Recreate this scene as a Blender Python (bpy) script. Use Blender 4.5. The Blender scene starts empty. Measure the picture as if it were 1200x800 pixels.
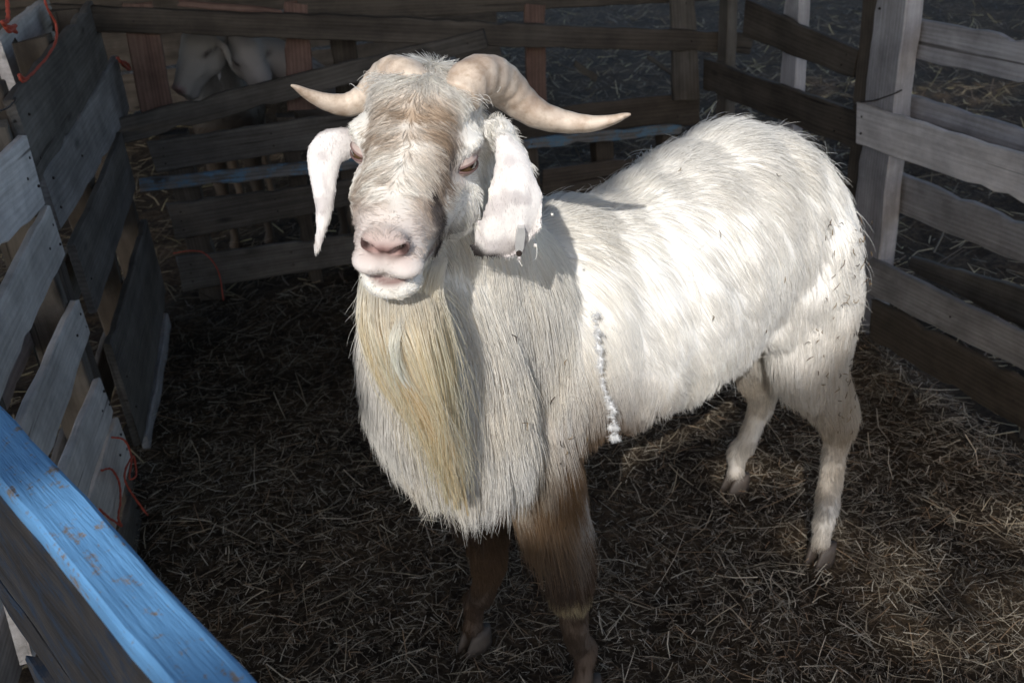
import bpy, bmesh, math, random
import numpy as np
from mathutils import Vector, Matrix
random.seed(7)
RNG = np.random.default_rng(7)
SC = bpy.context.scene
COL = SC.collection
R = math.radians

# ---------------------------------------------------------------- camera
FPX = 1130.0                       # focal length in pixels of a 1200 px wide picture
CAM = np.array([0.0, 0.0, 1.45])
_p, _r = R(28), R(5)
C_FW = np.array([0, math.cos(_p), -math.sin(_p)])
_r0 = np.array([1.0, 0, 0]); _u0 = np.cross(_r0, C_FW)
C_R = math.cos(_r) * _r0 - math.sin(_r) * _u0
C_U = math.sin(_r) * _r0 + math.cos(_r) * _u0
cd = bpy.data.cameras.new('camera'); cam = bpy.data.objects.new('camera', cd); COL.objects.link(cam)
cd.sensor_width = 36; cd.lens = 36 * FPX / 1200; cd.clip_start = 0.02; cd.clip_end = 900
_m = Matrix(((C_R[0], C_U[0], -C_FW[0], CAM[0]), (C_R[1], C_U[1], -C_FW[1], CAM[1]), (C_R[2], C_U[2], -C_FW[2], CAM[2]), (0, 0, 0, 1)))
cam.matrix_world = _m
cd.dof.use_dof = True; cd.dof.focus_distance = 1.25; cd.dof.aperture_fstop = 9.0
SC.camera = cam

# ---------------------------------------------------------------- light
TO_SUN = np.array([-0.17, -0.80, 0.575]); TO_SUN /= np.linalg.norm(TO_SUN)
SC.world = bpy.data.worlds.new('World'); SC.world.use_nodes = True
wn = SC.world.node_tree
sky = wn.nodes.new('ShaderNodeTexSky'); sky.sky_type = 'NISHITA'; sky.sun_disc = False
sky.dust_density = 1.6; sky.air_density = .9; sky.sun_elevation = math.asin(TO_SUN[2]); sky.sun_rotation = math.atan2(TO_SUN[0], TO_SUN[1])
wn.links.new(sky.outputs[0], wn.nodes['Background'].inputs[0]); wn.nodes['Background'].inputs[1].default_value = 0.15
sd = bpy.data.lights.new('sun', 'SUN'); sun = bpy.data.objects.new('sun', sd); COL.objects.link(sun)
sd.energy = 2.7; sd.angle = R(0.6); sd.color = (1, .972, .925)
sun.rotation_euler = Vector(TO_SUN).to_track_quat('Z', 'Y').to_euler(); sun.location = (-3, -3, 6)
SC.view_settings.view_transform = 'Standard'; SC.view_settings.look = 'None'
SC.view_settings.gamma = 1; SC.view_settings.exposure = 0.45
SC.render.engine = 'CYCLES'
SC.cycles.use_denoising = True
SC.cycles.max_bounces = 12; SC.cycles.diffuse_bounces = 8; SC.cycles.transmission_bounces = 10; SC.cycles.transparent_max_bounces = 8

# ---------------------------------------------------------------- helpers
def ray(u, v): return C_FW * FPX + C_R * (u - 600) - C_U * (v - 400)
def at(u, v, Y):
    d = ray(u, v); return CAM + d * Y / d[1]
def atz(u, v, z):
    d = ray(u, v); return CAM + d * (z - CAM[2]) / d[2]
def nrm(a):
    a = np.asarray(a, float); return a / np.linalg.norm(a)
def props(o, label=None, cat=None, group=None, kind=None):
    if label: o['label'] = label
    if cat: o['category'] = cat
    if group: o['group'] = group
    if kind: o['kind'] = kind
    return o
def empty(name, loc, label, cat, group=None):
    o = bpy.data.objects.new(name, None); COL.objects.link(o); o.location = loc; o.empty_display_size = .05
    return props(o, label, cat, group)
def mesh_obj(name, verts, faces, mat, parent=None, smooth=True, mw=None):
    me = bpy.data.meshes.new(name)
    me.from_pydata([tuple(map(float, v)) for v in verts], [], [tuple(map(int, f)) for f in faces])
    if smooth: me.polygons.foreach_set('use_smooth', [True] * len(me.polygons))
    if mat:
        for m_ in (mat if isinstance(mat, (list, tuple)) else [mat]): me.materials.append(m_)
    me.update()
    return link(name, me, parent, mw)
def link(name, data, parent=None, mw=None):
    o = bpy.data.objects.new(name, data); COL.objects.link(o)
    if mw is not None: o.matrix_world = mw
    if parent:
        o.parent = parent; o.matrix_parent_inverse = parent_world(parent).inverted()
    return o
def parent_world(o):                       # world matrix without a depsgraph update
    m = o.matrix_basis.copy()
    while o.parent:
        m = o.parent.matrix_basis @ (Matrix() if o.matrix_parent_inverse is None else o.matrix_parent_inverse) @ m if False else (parent_world(o.parent) @ o.matrix_parent_inverse @ o.matrix_basis)
        return m
    return m
_sd = np.random.default_rng(3)
_W = [(_sd.normal(size=(6, 3)), _sd.uniform(0, 6.28, 6)) for _ in range(8)]
def wave(p, freq, ch=0):                   # cheap smooth noise, about -1..1, vectorised
    w, ph = _W[ch % 8]
    a = np.asarray(p) @ (w.T * freq) + ph
    return (np.sin(a) + .5 * np.sin(a[..., ::-1] * 1.9 + 1.3)).mean(-1) * 1.6

def tube(pts, radii, nseg=8, flat=None):
    """swept tube through pts; flat = (axis vector, factor per point) squeezes the section"""
    pts = [np.array(p, float) for p in pts]; n = len(pts); V = []; Fc = []
    prev = None
    for i in range(n):
        t = nrm(pts[min(i + 1, n - 1)] - pts[max(i - 1, 0)])
        if prev is None:
            a = np.array([0, 0, 1.0]) if abs(t[2]) < .9 else np.array([1.0, 0, 0])
        else: a = prev
        x = nrm(a - t * (a @ t)); prev = x; y = np.cross(t, x)
        for k in range(nseg):
            an = 2 * math.pi * k / nseg
            V.append(pts[i] + radii[i] * (math.cos(an) * x + math.sin(an) * y))
    for i in range(n - 1):
        for k in range(nseg):
            a = i * nseg + k; b = i * nseg + (k + 1) % nseg
            Fc.append((a, b, b + nseg, a + nseg))
    Fc.append(tuple(reversed(range(nseg)))); Fc.append(tuple(range((n - 1) * nseg, n * nseg)))
    return V, Fc
def spline(P, n):
    """Catmull-Rom through rows of P (any width)"""
    P = np.array(P, float); Q = np.vstack([2 * P[0] - P[1], P, 2 * P[-1] - P[-2]])
    out = []
    m = len(P) - 1
    for i in range(n):
        s = i / (n - 1) * m; k = min(int(s), m - 1); t = s - k
        a, b, c, d = Q[k], Q[k + 1], Q[k + 2], Q[k + 3]
        out.append(.5 * ((2 * b) + (c - a) * t + (2 * a - 5 * b + 4 * c - d) * t * t + (3 * b - a - 3 * c + d) * t ** 3))
    return np.array(out)

# ---------------------------------------------------------------- materials
def newmat(name):
    m = bpy.data.materials.new(name); m.use_nodes = True
    nt = m.node_tree; return m, nt, nt.nodes['Principled BSDF']
def N(nt, t, **kw):
    n = nt.nodes.new(t)
    for k, v in kw.items():
        if k.startswith('i_'): n.inputs[int(k[2:]) if k[2:].isdigit() else k[2:]].default_value = v
        else: setattr(n, k, v)
    return n
def ramp(nt, src, stops):
    r = N(nt, 'ShaderNodeValToRGB'); e = r.color_ramp.elements
    while len(e) < len(stops): e.new(.5)
    for x, (p, c) in zip(e, stops): x.position = p; x.color = (*c, 1) if len(c) == 3 else c
    nt.links.new(src, r.inputs[0]); return r.outputs[0]
def mix(nt, fac, a, b, mode='MIX'):
    m = N(nt, 'ShaderNodeMix', data_type='RGBA', blend_type=mode)
    for s, v in ((0, fac), (6, a), (7, b)):
        if hasattr(v, 'links'): nt.links.new(v, m.inputs[s])
        else: m.inputs[s].default_value = v if s == 0 else ((*v, 1) if len(v) == 3 else v)
    return m.outputs[2]
def noise(nt, vec, scale, detail=5, rough=.6):
    n = N(nt, 'ShaderNodeTexNoise'); n.inputs['Scale'].default_value = scale; n.inputs['Detail'].default_value = detail
    n.inputs['Roughness'].default_value = rough; nt.links.new(vec, n.inputs['Vector']); return n.outputs[0]
def wood(name, base, dark, light, paint=None, paint_amt=.5, dirt=.35, rough=.82):
    m, nt, b = newmat(name); L = nt.links
    tc = N(nt, 'ShaderNodeTexCoord'); oi = N(nt, 'ShaderNodeObjectInfo')
    off = N(nt, 'ShaderNodeVectorMath', operation='SCALE'); off.inputs['Scale'].default_value = 37.0
    cv = N(nt, 'ShaderNodeCombineXYZ'); [L.new(oi.outputs['Random'], cv.inputs[i]) for i in range(3)]
    L.new(cv.outputs[0], off.inputs[0])
    add = N(nt, 'ShaderNodeVectorMath', operation='ADD'); L.new(tc.outputs['Object'], add.inputs[0]); L.new(off.outputs[0], add.inputs[1])
    st = N(nt, 'ShaderNodeMapping'); st.inputs['Scale'].default_value = (1.6, 22, 22); L.new(add.outputs[0], st.inputs[0])
    fine = N(nt, 'ShaderNodeMapping'); fine.inputs['Scale'].default_value = (6, 130, 130); L.new(add.outputs[0], fine.inputs[0])
    iso = add.outputs[0]
    # growth rings: bands bent by low noise
    wv = N(nt, 'ShaderNodeTexWave', wave_type='BANDS', bands_direction='Y'); wv.inputs['Scale'].default_value = 1.1
    wv.inputs['Distortion'].default_value = 9; wv.inputs['Detail'].default_value = 3; wv.inputs['Detail Scale'].default_value = .6; L.new(st.outputs[0], wv.inputs[0])
    g1 = noise(nt, st.outputs[0], 1.0, 6, .65); g2 = noise(nt, fine.outputs[0], 1.0, 4, .7)
    c = ramp(nt, g1, [(.28, dark), (.5, base), (.74, light)])
    c = mix(nt, .22, c, ramp(nt, wv.outputs[0], [(.0, dark), (.45, base), (1, light)]))
    c = mix(nt, .4, c, ramp(nt, g2, [(.3, (.55, .53, .5)), (.6, (1.0, 1.0, 1.0))]), 'MULTIPLY')
    cm_ = N(nt, 'ShaderNodeMapping'); cm_.inputs['Scale'].default_value = (.45, 26, 26); L.new(add.outputs[0], cm_.inputs[0])
    crack = ramp(nt, noise(nt, cm_.outputs[0], 1.6, 2, .5), [(.27, (.16, .14, .12)), (.315, (1, 1, 1))])
    c = mix(nt, .75, c, crack, 'MULTIPLY')
    # mottled damp and dirt
    d = ramp(nt, noise(nt, iso, 7, 6, .68), [(.36, (1 - dirt,) * 3), (.62, (1.05, 1.05, 1.05))])
    c = mix(nt, 1, c, d, 'MULTIPLY')
    vr = ramp(nt, oi.outputs['Random'], [(0, (.78, .76, .74)), (.5, (1, 1, 1)), (1, (1.12, 1.12, 1.16))])
    c = mix(nt, 1, c, vr, 'MULTIPLY')
    knots = N(nt, 'ShaderNodeTexVoronoi'); knots.inputs['Scale'].default_value = 1.0
    km = N(nt, 'ShaderNodeMapping'); km.inputs['Scale'].default_value = (3.1, 9, 9); L.new(add.outputs[0], km.inputs[0]); L.new(km.outputs[0], knots.inputs['Vector'])
    c = mix(nt, ramp(nt, knots.outputs['Distance'], [(.05, (.8,) * 3), (.13, (0, 0, 0))]), c, tuple(x * .35 for x in dark))
    h = g1
    if paint:
        pn = noise(nt, iso, 16, 8, .72); gn = mix(nt, .35, pn, g2)
        pm = ramp(nt, gn, [(1 - paint_amt - .05, (0, 0, 0)), (1 - paint_amt + .02, (1, 1, 1))])
        if paint_amt > .9: pm = ramp(nt, mix(nt, .5, gn, noise(nt, iso, 60, 8, .8)), [(.425, (0, 0, 0)), (.46, (1, 1, 1))])
        pc = mix(nt, noise(nt, iso, 5, 6, .7), tuple(x * .72 for x in paint), tuple(min(1, x * 1.25) for x in paint))
        pc = mix(nt, .35, pc, ramp(nt, g2, [(.35, (.5, .55, .6)), (.6, (1, 1, 1))]), 'MULTIPLY')
        c = mix(nt, pm, c, pc)
    L.new(c, b.inputs['Base Color']); b.inputs['Roughness'].default_value = rough
    b.inputs['Specular IOR Level'].default_value = .25
    bp = N(nt, 'ShaderNodeBump'); bp.inputs['Strength'].default_value = .55; bp.inputs['Distance'].default_value = .004
    hm = N(nt, 'ShaderNodeMath', operation='ADD'); L.new(g1, hm.inputs[0]); L.new(g2, hm.inputs[1])
    hm2 = N(nt, 'ShaderNodeMath', operation='ADD'); L.new(hm.outputs[0], hm2.inputs[0]); L.new(crack, hm2.inputs[1])
    L.new(hm2.outputs[0], bp.inputs['Height']); L.new(bp.outputs[0], b.inputs['Normal'])
    return m
M_GREY = wood('weathered_grey_wood', (.36, .34, .33), (.22, .205, .195), (.48, .46, .45))
M_PALE = wood('pale_wood', (.70, .655, .61), (.48, .44, .40), (.80, .76, .715), dirt=.3)  # tone raised to stand in for skylight on the near left slats
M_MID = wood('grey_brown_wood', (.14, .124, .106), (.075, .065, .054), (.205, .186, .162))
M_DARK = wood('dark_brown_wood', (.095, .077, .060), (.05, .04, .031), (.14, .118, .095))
M_RED = wood('red_brown_wood', (.17, .10, .075), (.08, .045, .035), (.25, .16, .12))
M_BLUE = wood('blue_painted_wood', (.25, .22, .2), (.12, .1, .09), (.36, .33, .3), paint=(.15, .37, .68), paint_amt=.93, dirt=.22, rough=.85)
M_BLUESIDE = wood('dark_blue_grey_wood', (.10, .095, .095), (.05, .048, .05), (.16, .155, .16), paint=(.045, .065, .10), paint_amt=.45)
M_BLUEOLD = wood('worn_blue_wood', (.2, .19, .18), (.09, .085, .08), (.3, .29, .28), paint=(.13, .22, .30), paint_amt=.47)

def simple(name, col, rough=.6, metal=0, spec=.4, bump=0, bscale=60, var=.25):
    m, nt, b = newmat(name); tc = N(nt, 'ShaderNodeTexCoord')
    n = noise(nt, tc.outputs['Object'], bscale, 5)
    c = mix(nt, n, tuple(x * (1 - var) for x in col), tuple(min(1, x * (1 + var)) for x in col))
    nt.links.new(c, b.inputs['Base Color']); b.inputs['Roughness'].default_value = rough; b.inputs['Metallic'].default_value = metal
    b.inputs['Specular IOR Level'].default_value = spec
    if bump:
        bp = N(nt, 'ShaderNodeBump'); bp.inputs['Strength'].default_value = bump; bp.inputs['Distance'].default_value = .002
        nt.links.new(n, bp.inputs['Height']); nt.links.new(bp.outputs[0], b.inputs['Normal'])
    return m
def attr_mat(name, rough=.7, spec=.2, transl=0.0, attr='tint', bump=0, bscale=200, sss=0):
    m, nt, b = newmat(name); L = nt.links
    a = N(nt, 'ShaderNodeAttribute'); a.attribute_name = attr
    L.new(a.outputs['Color'], b.inputs['Base Color']); b.inputs['Roughness'].default_value = rough
    b.inputs['Specular IOR Level'].default_value = spec
    if sss: b.inputs['Subsurface Weight'].default_value = sss; b.inputs['Subsurface Radius'].default_value = (.01, .005, .003); b.inputs['Subsurface Scale'].default_value = .5
    if transl:
        t = N(nt, 'ShaderNodeBsdfTranslucent'); L.new(a.outputs['Color'], t.inputs[0])
        ms = N(nt, 'ShaderNodeMixShader'); ms.inputs[0].default_value = transl
        L.new(b.outputs[0], ms.inputs[1]); L.new(t.outputs[0], ms.inputs[2]); L.new(ms.outputs[0], nt.nodes['Material Output'].inputs['Surface'])
    if bump:
        tc = N(nt, 'ShaderNodeTexCoord'); n = noise(nt, tc.outputs['Object'], bscale, 5)
        bp = N(nt, 'ShaderNodeBump'); bp.inputs['Strength'].default_value = bump; bp.inputs['Distance'].default_value = .002
        L.new(n, bp.inputs['Height']); L.new(bp.outputs[0], b.inputs['Normal'])
    return m
M_STRAW = attr_mat('dry_straw', .55, .35, .12)
M_HAIR = attr_mat('goat_hair', .65, .10, .30)
M_BEARD = attr_mat('beard_hair', .5, .25, .45)
M_SKIN = attr_mat('goat_skin', .7, .2, 0, bump=.35, bscale=260)
M_TWINE = simple('orange_red_twine', (.42, .075, .045), .7, var=.4, bscale=300)
M_WIRE = simple('rusty_wire', (.10, .085, .08), .5, .7)
M_NAIL = simple('rusty_nail', (.035, .025, .022), .6, .4)
M_HOOF = simple('dark_hoof', (.07, .055, .045), .55, bump=.5, bscale=90)
M_METAL = simple('dull_metal_tag', (.62, .62, .62), .4, .6)
HAIRQ = 0.62
# ---------------------------------------------------------------- ground
def axis(lo, hi, step, far):
    a = list(np.arange(lo, hi + 1e-6, step)); s = step; x = hi
    while x < far: s *= 1.35; x += s; a.append(x)
    s = step; x = lo
    while x > -far: s *= 1.35; x -= s; a.insert(0, x)
    return np.array(a)
gx = axis(-1.6, 2.6, .025, 400); gy = axis(.5, 4.6, .025, 400)
def ground_z(x, y):
    p = np.stack([x, y, np.zeros_like(x)], -1)
    near = np.exp(-np.maximum(0, np.hypot(x, y - 2) - 3) / 4)
    h = (.010 * wave(p, 5, 0) + .007 * wave(p, 14, 1) + .004 * wave(p, 38, 2)) * near - .006
    # litter heaped along the fences
    return h
GX, GY = np.meshgrid(gx, gy, indexing='ij'); GZ = ground_z(GX, GY)
nx, ny = GX.shape
V = np.stack([GX.ravel(), GY.ravel(), GZ.ravel()], 1)
I = np.arange(nx * ny).reshape(nx, ny)
Fq = np.stack([I[:-1, :-1].ravel(), I[1:, :-1].ravel(), I[1:, 1:].ravel(), I[:-1, 1:].ravel()], 1)
mg, nt, b = newmat('trodden_dung_and_litter'); L = nt.links
tc = N(nt, 'ShaderNodeTexCoord')
n1 = noise(nt, tc.outputs['Object'], 3.2, 8, .65); n2 = noise(nt, tc.outputs['Object'], 45, 8, .75); n3 = noise(nt, tc.outputs['Object'], 160, 4, .7)
c = ramp(nt, n2, [(.3, (.020, .015, .010)), (.5, (.065, .047, .032)), (.72, (.17, .125, .08))])
c = mix(nt, 1, c, ramp(nt, n1, [(.35, (.55, .55, .55)), (.65, (1.5, 1.45, 1.35))]), 'MULTIPLY')
L.new(c, b.inputs['Base Color']); b.inputs['Roughness'].default_value = .9; b.inputs['Specular IOR Level'].default_value = .15
bp = N(nt, 'ShaderNodeBump'); bp.inputs['Strength'].default_value = 1; bp.inputs['Distance'].default_value = .012
hm = N(nt, 'ShaderNodeMath', operation='ADD'); L.new(n2, hm.inputs[0]); L.new(n3, hm.inputs[1]); L.new(hm.outputs[0], bp.inputs['Height']); L.new(bp.outputs[0], b.inputs['Normal'])
g = mesh_obj('ground', V, Fq, mg); props(g, kind='structure')

def straw(name, n, box, lmin, lmax, wmin, wmax, lift, cols, label, keep=None, flat=.25):
    x = RNG.uniform(box[0], box[1], n); y = RNG.uniform(box[2], box[3], n)
    if keep is not None:
        k = keep(x, y); x, y = x[k], y[k]; n = len(x)
    az = RNG.uniform(0, 2 * math.pi, n); ln = lmin + (lmax - lmin) * RNG.beta(1.3, 3.2, n); w = RNG.uniform(wmin, wmax, n)
    el = RNG.normal(0, flat, n); bend = RNG.normal(0, .16, n); bz = RNG.normal(0, .12, n)
    d = np.stack([np.cos(az) * np.cos(el), np.sin(az) * np.cos(el), np.sin(el)], 1)
    s = np.stack([-np.sin(az), np.cos(az), np.zeros(n)], 1); u = np.cross(d, s)
    z = ground_z(x, y) + lift[0] + (lift[1] - lift[0]) * RNG.random(n) ** 1.6 + np.abs(np.sin(el)) * ln * .35
    c0 = np.stack([x, y, z], 1)
    T = [-.5, 0, .5]; rings = []
    for t in T:
        c = c0 + d * (ln * t)[:, None] + s * (bend * ln * (t * t - .1))[:, None] + u * (bz * ln * (t * t - .1))[:, None]
        rr = w * (.5 if t > .4 else .9)
        for k in range(3):
            a = 2.1 * k + .4
            rings.append(c + s * (math.cos(a) * rr)[:, None] + u * (math.sin(a) * rr * .55)[:, None])
    V = np.stack(rings, 1).reshape(-1, 3); base = (np.arange(n) * 9)[:, None]
    fl = []
    for i in range(2):
        for k in range(3):
            a, b_ = i * 3 + k, i * 3 + (k + 1) % 3
            fl.append((a, b_, b_ + 3, a + 3))
    Fa = np.concatenate([base + np.array(f)[None] for f in fl], 0)
    me = bpy.data.meshes.new(name)
    me.vertices.add(len(V)); me.vertices.foreach_set('co', V.ravel())
    me.loops.add(len(Fa) * 4); me.loops.foreach_set('vertex_index', Fa.ravel().astype(np.int32))
    me.polygons.add(len(Fa)); me.polygons.foreach_set('loop_start', np.arange(len(Fa), dtype=np.int32) * 4)
    me.polygons.foreach_set('use_smooth', np.ones(len(Fa), bool)); me.update(calc_edges=True)
    ci = RNG.choice(len(cols), n, p=[c[3] for c in cols]); cc = np.array([c[:3] for c in cols])[ci] * (RNG.uniform(.55, 1.35, n) * (1 + .45 * wave(np.stack([x, y, x * 0], -1), 1.7, 6) + .25 * wave(np.stack([x, y, x * 0], -1), 5.5, 2)))[:, None]
    at_ = me.color_attributes.new('tint', 'FLOAT_COLOR', 'POINT')
    at_.data.foreach_set('color', np.repeat(np.concatenate([cc, np.ones((n, 1))], 1), 9, 0).ravel().astype(np.float32))
    me.materials.append(M_STRAW)
    return props(link(name, me), label, 'litter', kind='stuff')
SC_ = [(.13, .10, .072, .29), (.26, .21, .155, .32), (.41, .355, .27, .22), (.60, .54, .44, .10), (.30, .19, .11, .07)]
def in_pen(x, y): return (x > -1.0 - (y - 1.9) * .2) & (x < 1.25 - (y - 1.9) * .22) & (y < 3.2 + .21 * (x + 1.2))
def wt(x, y):     # thinner and more trampled towards the back and the left
    f = .55 + .45 * wave(np.stack([x, y, x * 0], -1), 2.2, 3) + .25 * wave(np.stack([x, y, x * 0], -1), 6, 4)
    q = np.clip(1.15 - .28 * (y - 1.0) + .22 * x, .25, 1)
    return in_pen(x, y) & (RNG.random(len(x)) < np.clip((.6 + .4 * f) * q, 0.12, 1))
straw('straw_litter', 150000, (-1.3, 1.7, .55, 3.8), .008, .060, .0004, .0012, (-.003, .020), SC_, 'thin dry straw and hay litter trampled over the dark pen floor', wt)
straw('hay_stalk', 3600, (-1.2, 1.7, .6, 3.4), .04, .17, .0007, .0016, (.004, .026), [(.45, .37, .26, .45), (.66, .58, .45, .25), (.30, .20, .12, .3)], 'longer pale hay stalks lying loose on top of the pen litter', in_pen, flat=.16)
def out_pen(x, y): return ~in_pen(x, y) & (RNG.random(len(x)) < np.clip(1.2 - .1 * y, .25, 1))
straw('hay_litter', 30000, (-3.2, 4.6, 1.0, 9), .04, .22, .0014, .004, (-.004, .03), [(.14, .10, .065, .40), (.24, .19, .12, .3), (.42, .34, .21, .2), (.55, .46, .24, .1)], 'coarse hay and stalk litter on the ground outside the pen', out_pen, flat=.3)

# ---------------------------------------------------------------- wood pieces
class Plane:
    """upright plane through P (ground) running along azimuth az (degrees from +y towards +x); n faces the pen"""
    def __init__(s, P, az, side): 
        a = R(az); s.P = np.array([P[0], P[1], 0.]); s.d = np.array([math.sin(a), math.cos(a), 0]); s.n = side * np.array([math.cos(a), -math.sin(a), 0.])
    def hit(s, u, v, off=0):
        d = ray(u, v); Q = s.P + s.n * off
        return CAM + d * (((Q - CAM) @ s.n) / (d @ s.n))
P_LEFT = Plane((-.94, 1.86), -11.2, 1)
P_BACK = Plane((-1.2, 3.22), 78.0, 1)
P_RIGHT = Plane((1.10, 2.55), -15.0, -1)

def board(name, quad, t, mat, parent=None, ext=(0, 0), wob=.0045, rag=.010, n=None, seed=None, nails=()):
    """quad: four 3-D corners start-top, end-top, end-bottom, start-bottom of the front face; thickness t goes away from n"""
    A, B, Cc, D = [np.array(q, float) for q in quad]
    rs = random.Random(seed if seed is not None else int(abs(A[0] * 917 + B[1] * 731 + D[2] * 577) * 100))
    x = nrm((B + Cc) - (A + D)); mid = (A + B + Cc + D) / 4
    nn = nrm(np.cross(x, (A + B) - (Cc + D))) if n is None else np.array(n, float)
    nn = nrm(nn - x * (nn @ x)); y = np.cross(nn, x)
    loc = [((q - mid) @ x, (q - mid) @ y) for q in (A, B, Cc, D)]
    (ax, ay), (bx_, by_), (cx, cy), (dx, dy) = loc
    def lin(p, q, X): return p[1] + (q[1] - p[1]) * (X - p[0]) / (q[0] - p[0])
    x0 = (ax + dx) / 2 - ext[0]; x1 = (bx_ + cx) / 2 + ext[1]
    k = max(6, int((x1 - x0) / .045)); V = []; Fc = []; ch = min(.0035, t * .2)
    ph = [rs.uniform(0, 6.28) for _ in range(9)]; bow = rs.uniform(-1, 1) * .004
    for i in range(k + 1):
        f = i / k; X = x0 + (x1 - x0) * f
        top = lin((ax, ay), (bx_, by_), X); bot = lin((dx, dy), (cx, cy), X)
        if top < bot + .012: top = bot + .012
        top += wob * (.35 * math.sin(X * 5 + ph[0]) + .25 * math.sin(X * 31 + ph[1]) + .40 * rs.uniform(-1, 1))
        bot += wob * (.35 * math.sin(X * 4 + ph[2]) + .25 * math.sin(X * 27 + ph[3]) + .40 * rs.uniform(-1, 1))
        if rs.random() < .07: top -= rs.uniform(.003, .010)
        if rs.random() < .07: bot += rs.uniform(.003, .010)
        zf = bow * math.sin(f * math.pi) + .0012 * math.sin(X * 21 + ph[4]); e = 1 if i in (0, k) else 0
        tw = .003 * math.sin(X * 3 + ph[5])
        pts = [(bot + ch, zf - tw), (top - ch, zf + tw), (top, zf + tw - ch), (top, zf + tw - t + ch), (top - ch, zf + tw - t), (bot + ch, zf - tw - t), (bot, zf - tw - t + ch), (bot, zf - tw - ch)]
        for (Y, Z) in pts:
            xx = X + (rs.uniform(-1, 1) * rag if e else 0)
            V.append((xx, Y, Z))
    for i in range(k):
        for j in range(8):
            a = i * 8 + j; b_ = i * 8 + (j + 1) % 8; Fc.append((a, a + 8, b_ + 8, b_))
    Fc.append(tuple(range(8))); Fc.append(tuple(reversed(range(k * 8, k * 8 + 8))))
    mw = Matrix(((x[0], y[0], nn[0], mid[0]), (x[1], y[1], nn[1], mid[1]), (x[2], y[2], nn[2], mid[2]), (0, 0, 0, 1)))
    o = mesh_obj(name, V, Fc, mat, parent, False, mw)
    for (fx, fy) in nails:      # fractions along and across the front face
        X = x0 + (x1 - x0) * fx; top = lin((ax, ay), (bx_, by_), X); bot = lin((dx, dy), (cx, cy), X)
        nm = nail_mesh(); no = bpy.data.objects.new('nail', nm); COL.objects.link(no); no.parent = o
        no.matrix_basis = Matrix.Translation((X, bot + (top - bot) * fy, bow * math.sin(fx * math.pi) + .001)) 
    return o
_nm = []
def nail_mesh():
    if not _nm:
        V = []; 
        for z, r_ in ((-.006, .0028), (.0005, .0034), (.0018, .0024)):
            for k in range(8): a = k * math.pi / 4; V.append((r_ * math.cos(a), r_ * math.sin(a), z))
        Fc = [(i * 8 + k, i * 8 + (k + 1) % 8, i * 8 + 8 + (k + 1) % 8, i * 8 + 8 + k) for i in range(2) for k in range(8)] + [tuple(range(16, 24)), tuple(range(7, -1, -1))]
        me = bpy.data.meshes.new('nail'); me.from_pydata(V, [], Fc); me.materials.append(M_NAIL); _nm.append(me)
    return _nm[0]
def pxb(name, pl, off, q, t, mat, parent=None, ext=(0, 0), nails=(), **kw):
    return board(name, [pl.hit(u, v, off) for (u, v) in q], t, mat, parent, ext, n=pl.n, nails=nails, **kw)
def upright(name, pl, off, s, z0, z1, w, t, mat, parent=None, lean=0, **kw):
    """vertical piece at distance s along the plane, width w"""
    b0 = pl.P + pl.d * s + pl.n * off; L_ = pl.d * lean
    yd = np.cross(pl.n, [0, 0, 1.0]); lo = np.array([0, 0, z0]); hi = np.array([0, 0, z1]) + L_
    q = [b0 + lo + yd * w / 2, b0 + hi + yd * w / 2, b0 + hi - yd * w / 2, b0 + lo - yd * w / 2]
    return board(name, q, t, mat, parent, n=pl.n, **kw)
NE = ((.03, .3), (.03, .75)); NB = ((.97, .28), (.97, .72)); NA = NE + NB

# left, near pallet
e = empty('wooden_pallet', (-.80, 1.15, 0), 'bleached pale wooden pallet on the near left, its slats ending just behind the blue rail', 'pallet', 'pallets that wall the pen')
X0 = (.55, 0)
for q, m_ in ((((0, 188), (33, 152), (50, 246), (0, 298)), M_PALE), (((0, 355), (54, 247), (81, 294), (0, 475)), M_PALE), (((30, 494), (91, 352), (106, 390), (59, 537)), M_PALE),
          (((76, 549), (115, 452), (136, 472), (103, 580)), M_PALE), (((110, 588), (136, 498), (155, 528), (137, 617)), M_PALE), (((146, 640), (157, 590), (170, 602), (160, 668)), M_MID)):
    pxb('slat', P_LEFT, 0, q, .02, m_, e, (.45, 0), nails=((.985, .3), (.975, .7), (.9, .5)))
# pieces behind the slats of the near left pallet
for s0 in (.14, -.42): upright('stringer', P_LEFT, -.022, s0, .0, 1.0, .038, .09, M_MID, e, seed=int(s0 * 100) + 60)
for k, z in enumerate((.16, .50, .86)):
    q = [P_LEFT.P + P_LEFT.n * -.114 + P_LEFT.d * s + np.array([0, 0, zz]) for s, zz in ((-.9, z + .1), (.17, z + .1), (.17, z), (-.9, z))]
    board('back_slat', q, .018, M_GREY, e, n=P_LEFT.n, seed=40 + k)
# left, far pallet (set a little further out, its slat ends tucked behind)
e2 = empty('wooden_pallet', (-1.10, 2.6, 0), 'grey brown wooden pallet with wide slats forming the far left side of the pen', 'pallet', 'pallets that wall the pen')
for q, m_, nl in ((((14, 118), (101, 7), (134, 66), (52, 205)), M_MID, ((.04, .2), (.06, .7))), (((52, 206), (136, 66), (153, 130), (74, 267)), M_GREY, ((.04, .3), (.05, .8), (.3, .5))),
          (((85, 294), (133, 178), (168, 198), (118, 352)), M_MID, ((.04, .4),)), (((125, 419), (162, 290), (201, 305), (172, 497)), M_MID, ((.05, .3), (.05, .6))),
          (((172, 506), (194, 380), (208, 384), (187, 560)), M_GREY, ((.06, .5),))):
    pxb('slat', P_LEFT, -.012, q, .022, m_, e2, (.01, .0), nails=nl)
for s0 in (.255, .80, 1.30): upright('stringer', P_LEFT, -.036, s0, .0, 1.06, .04, .09, M_DARK, e2, seed=int(s0 * 100))
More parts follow.
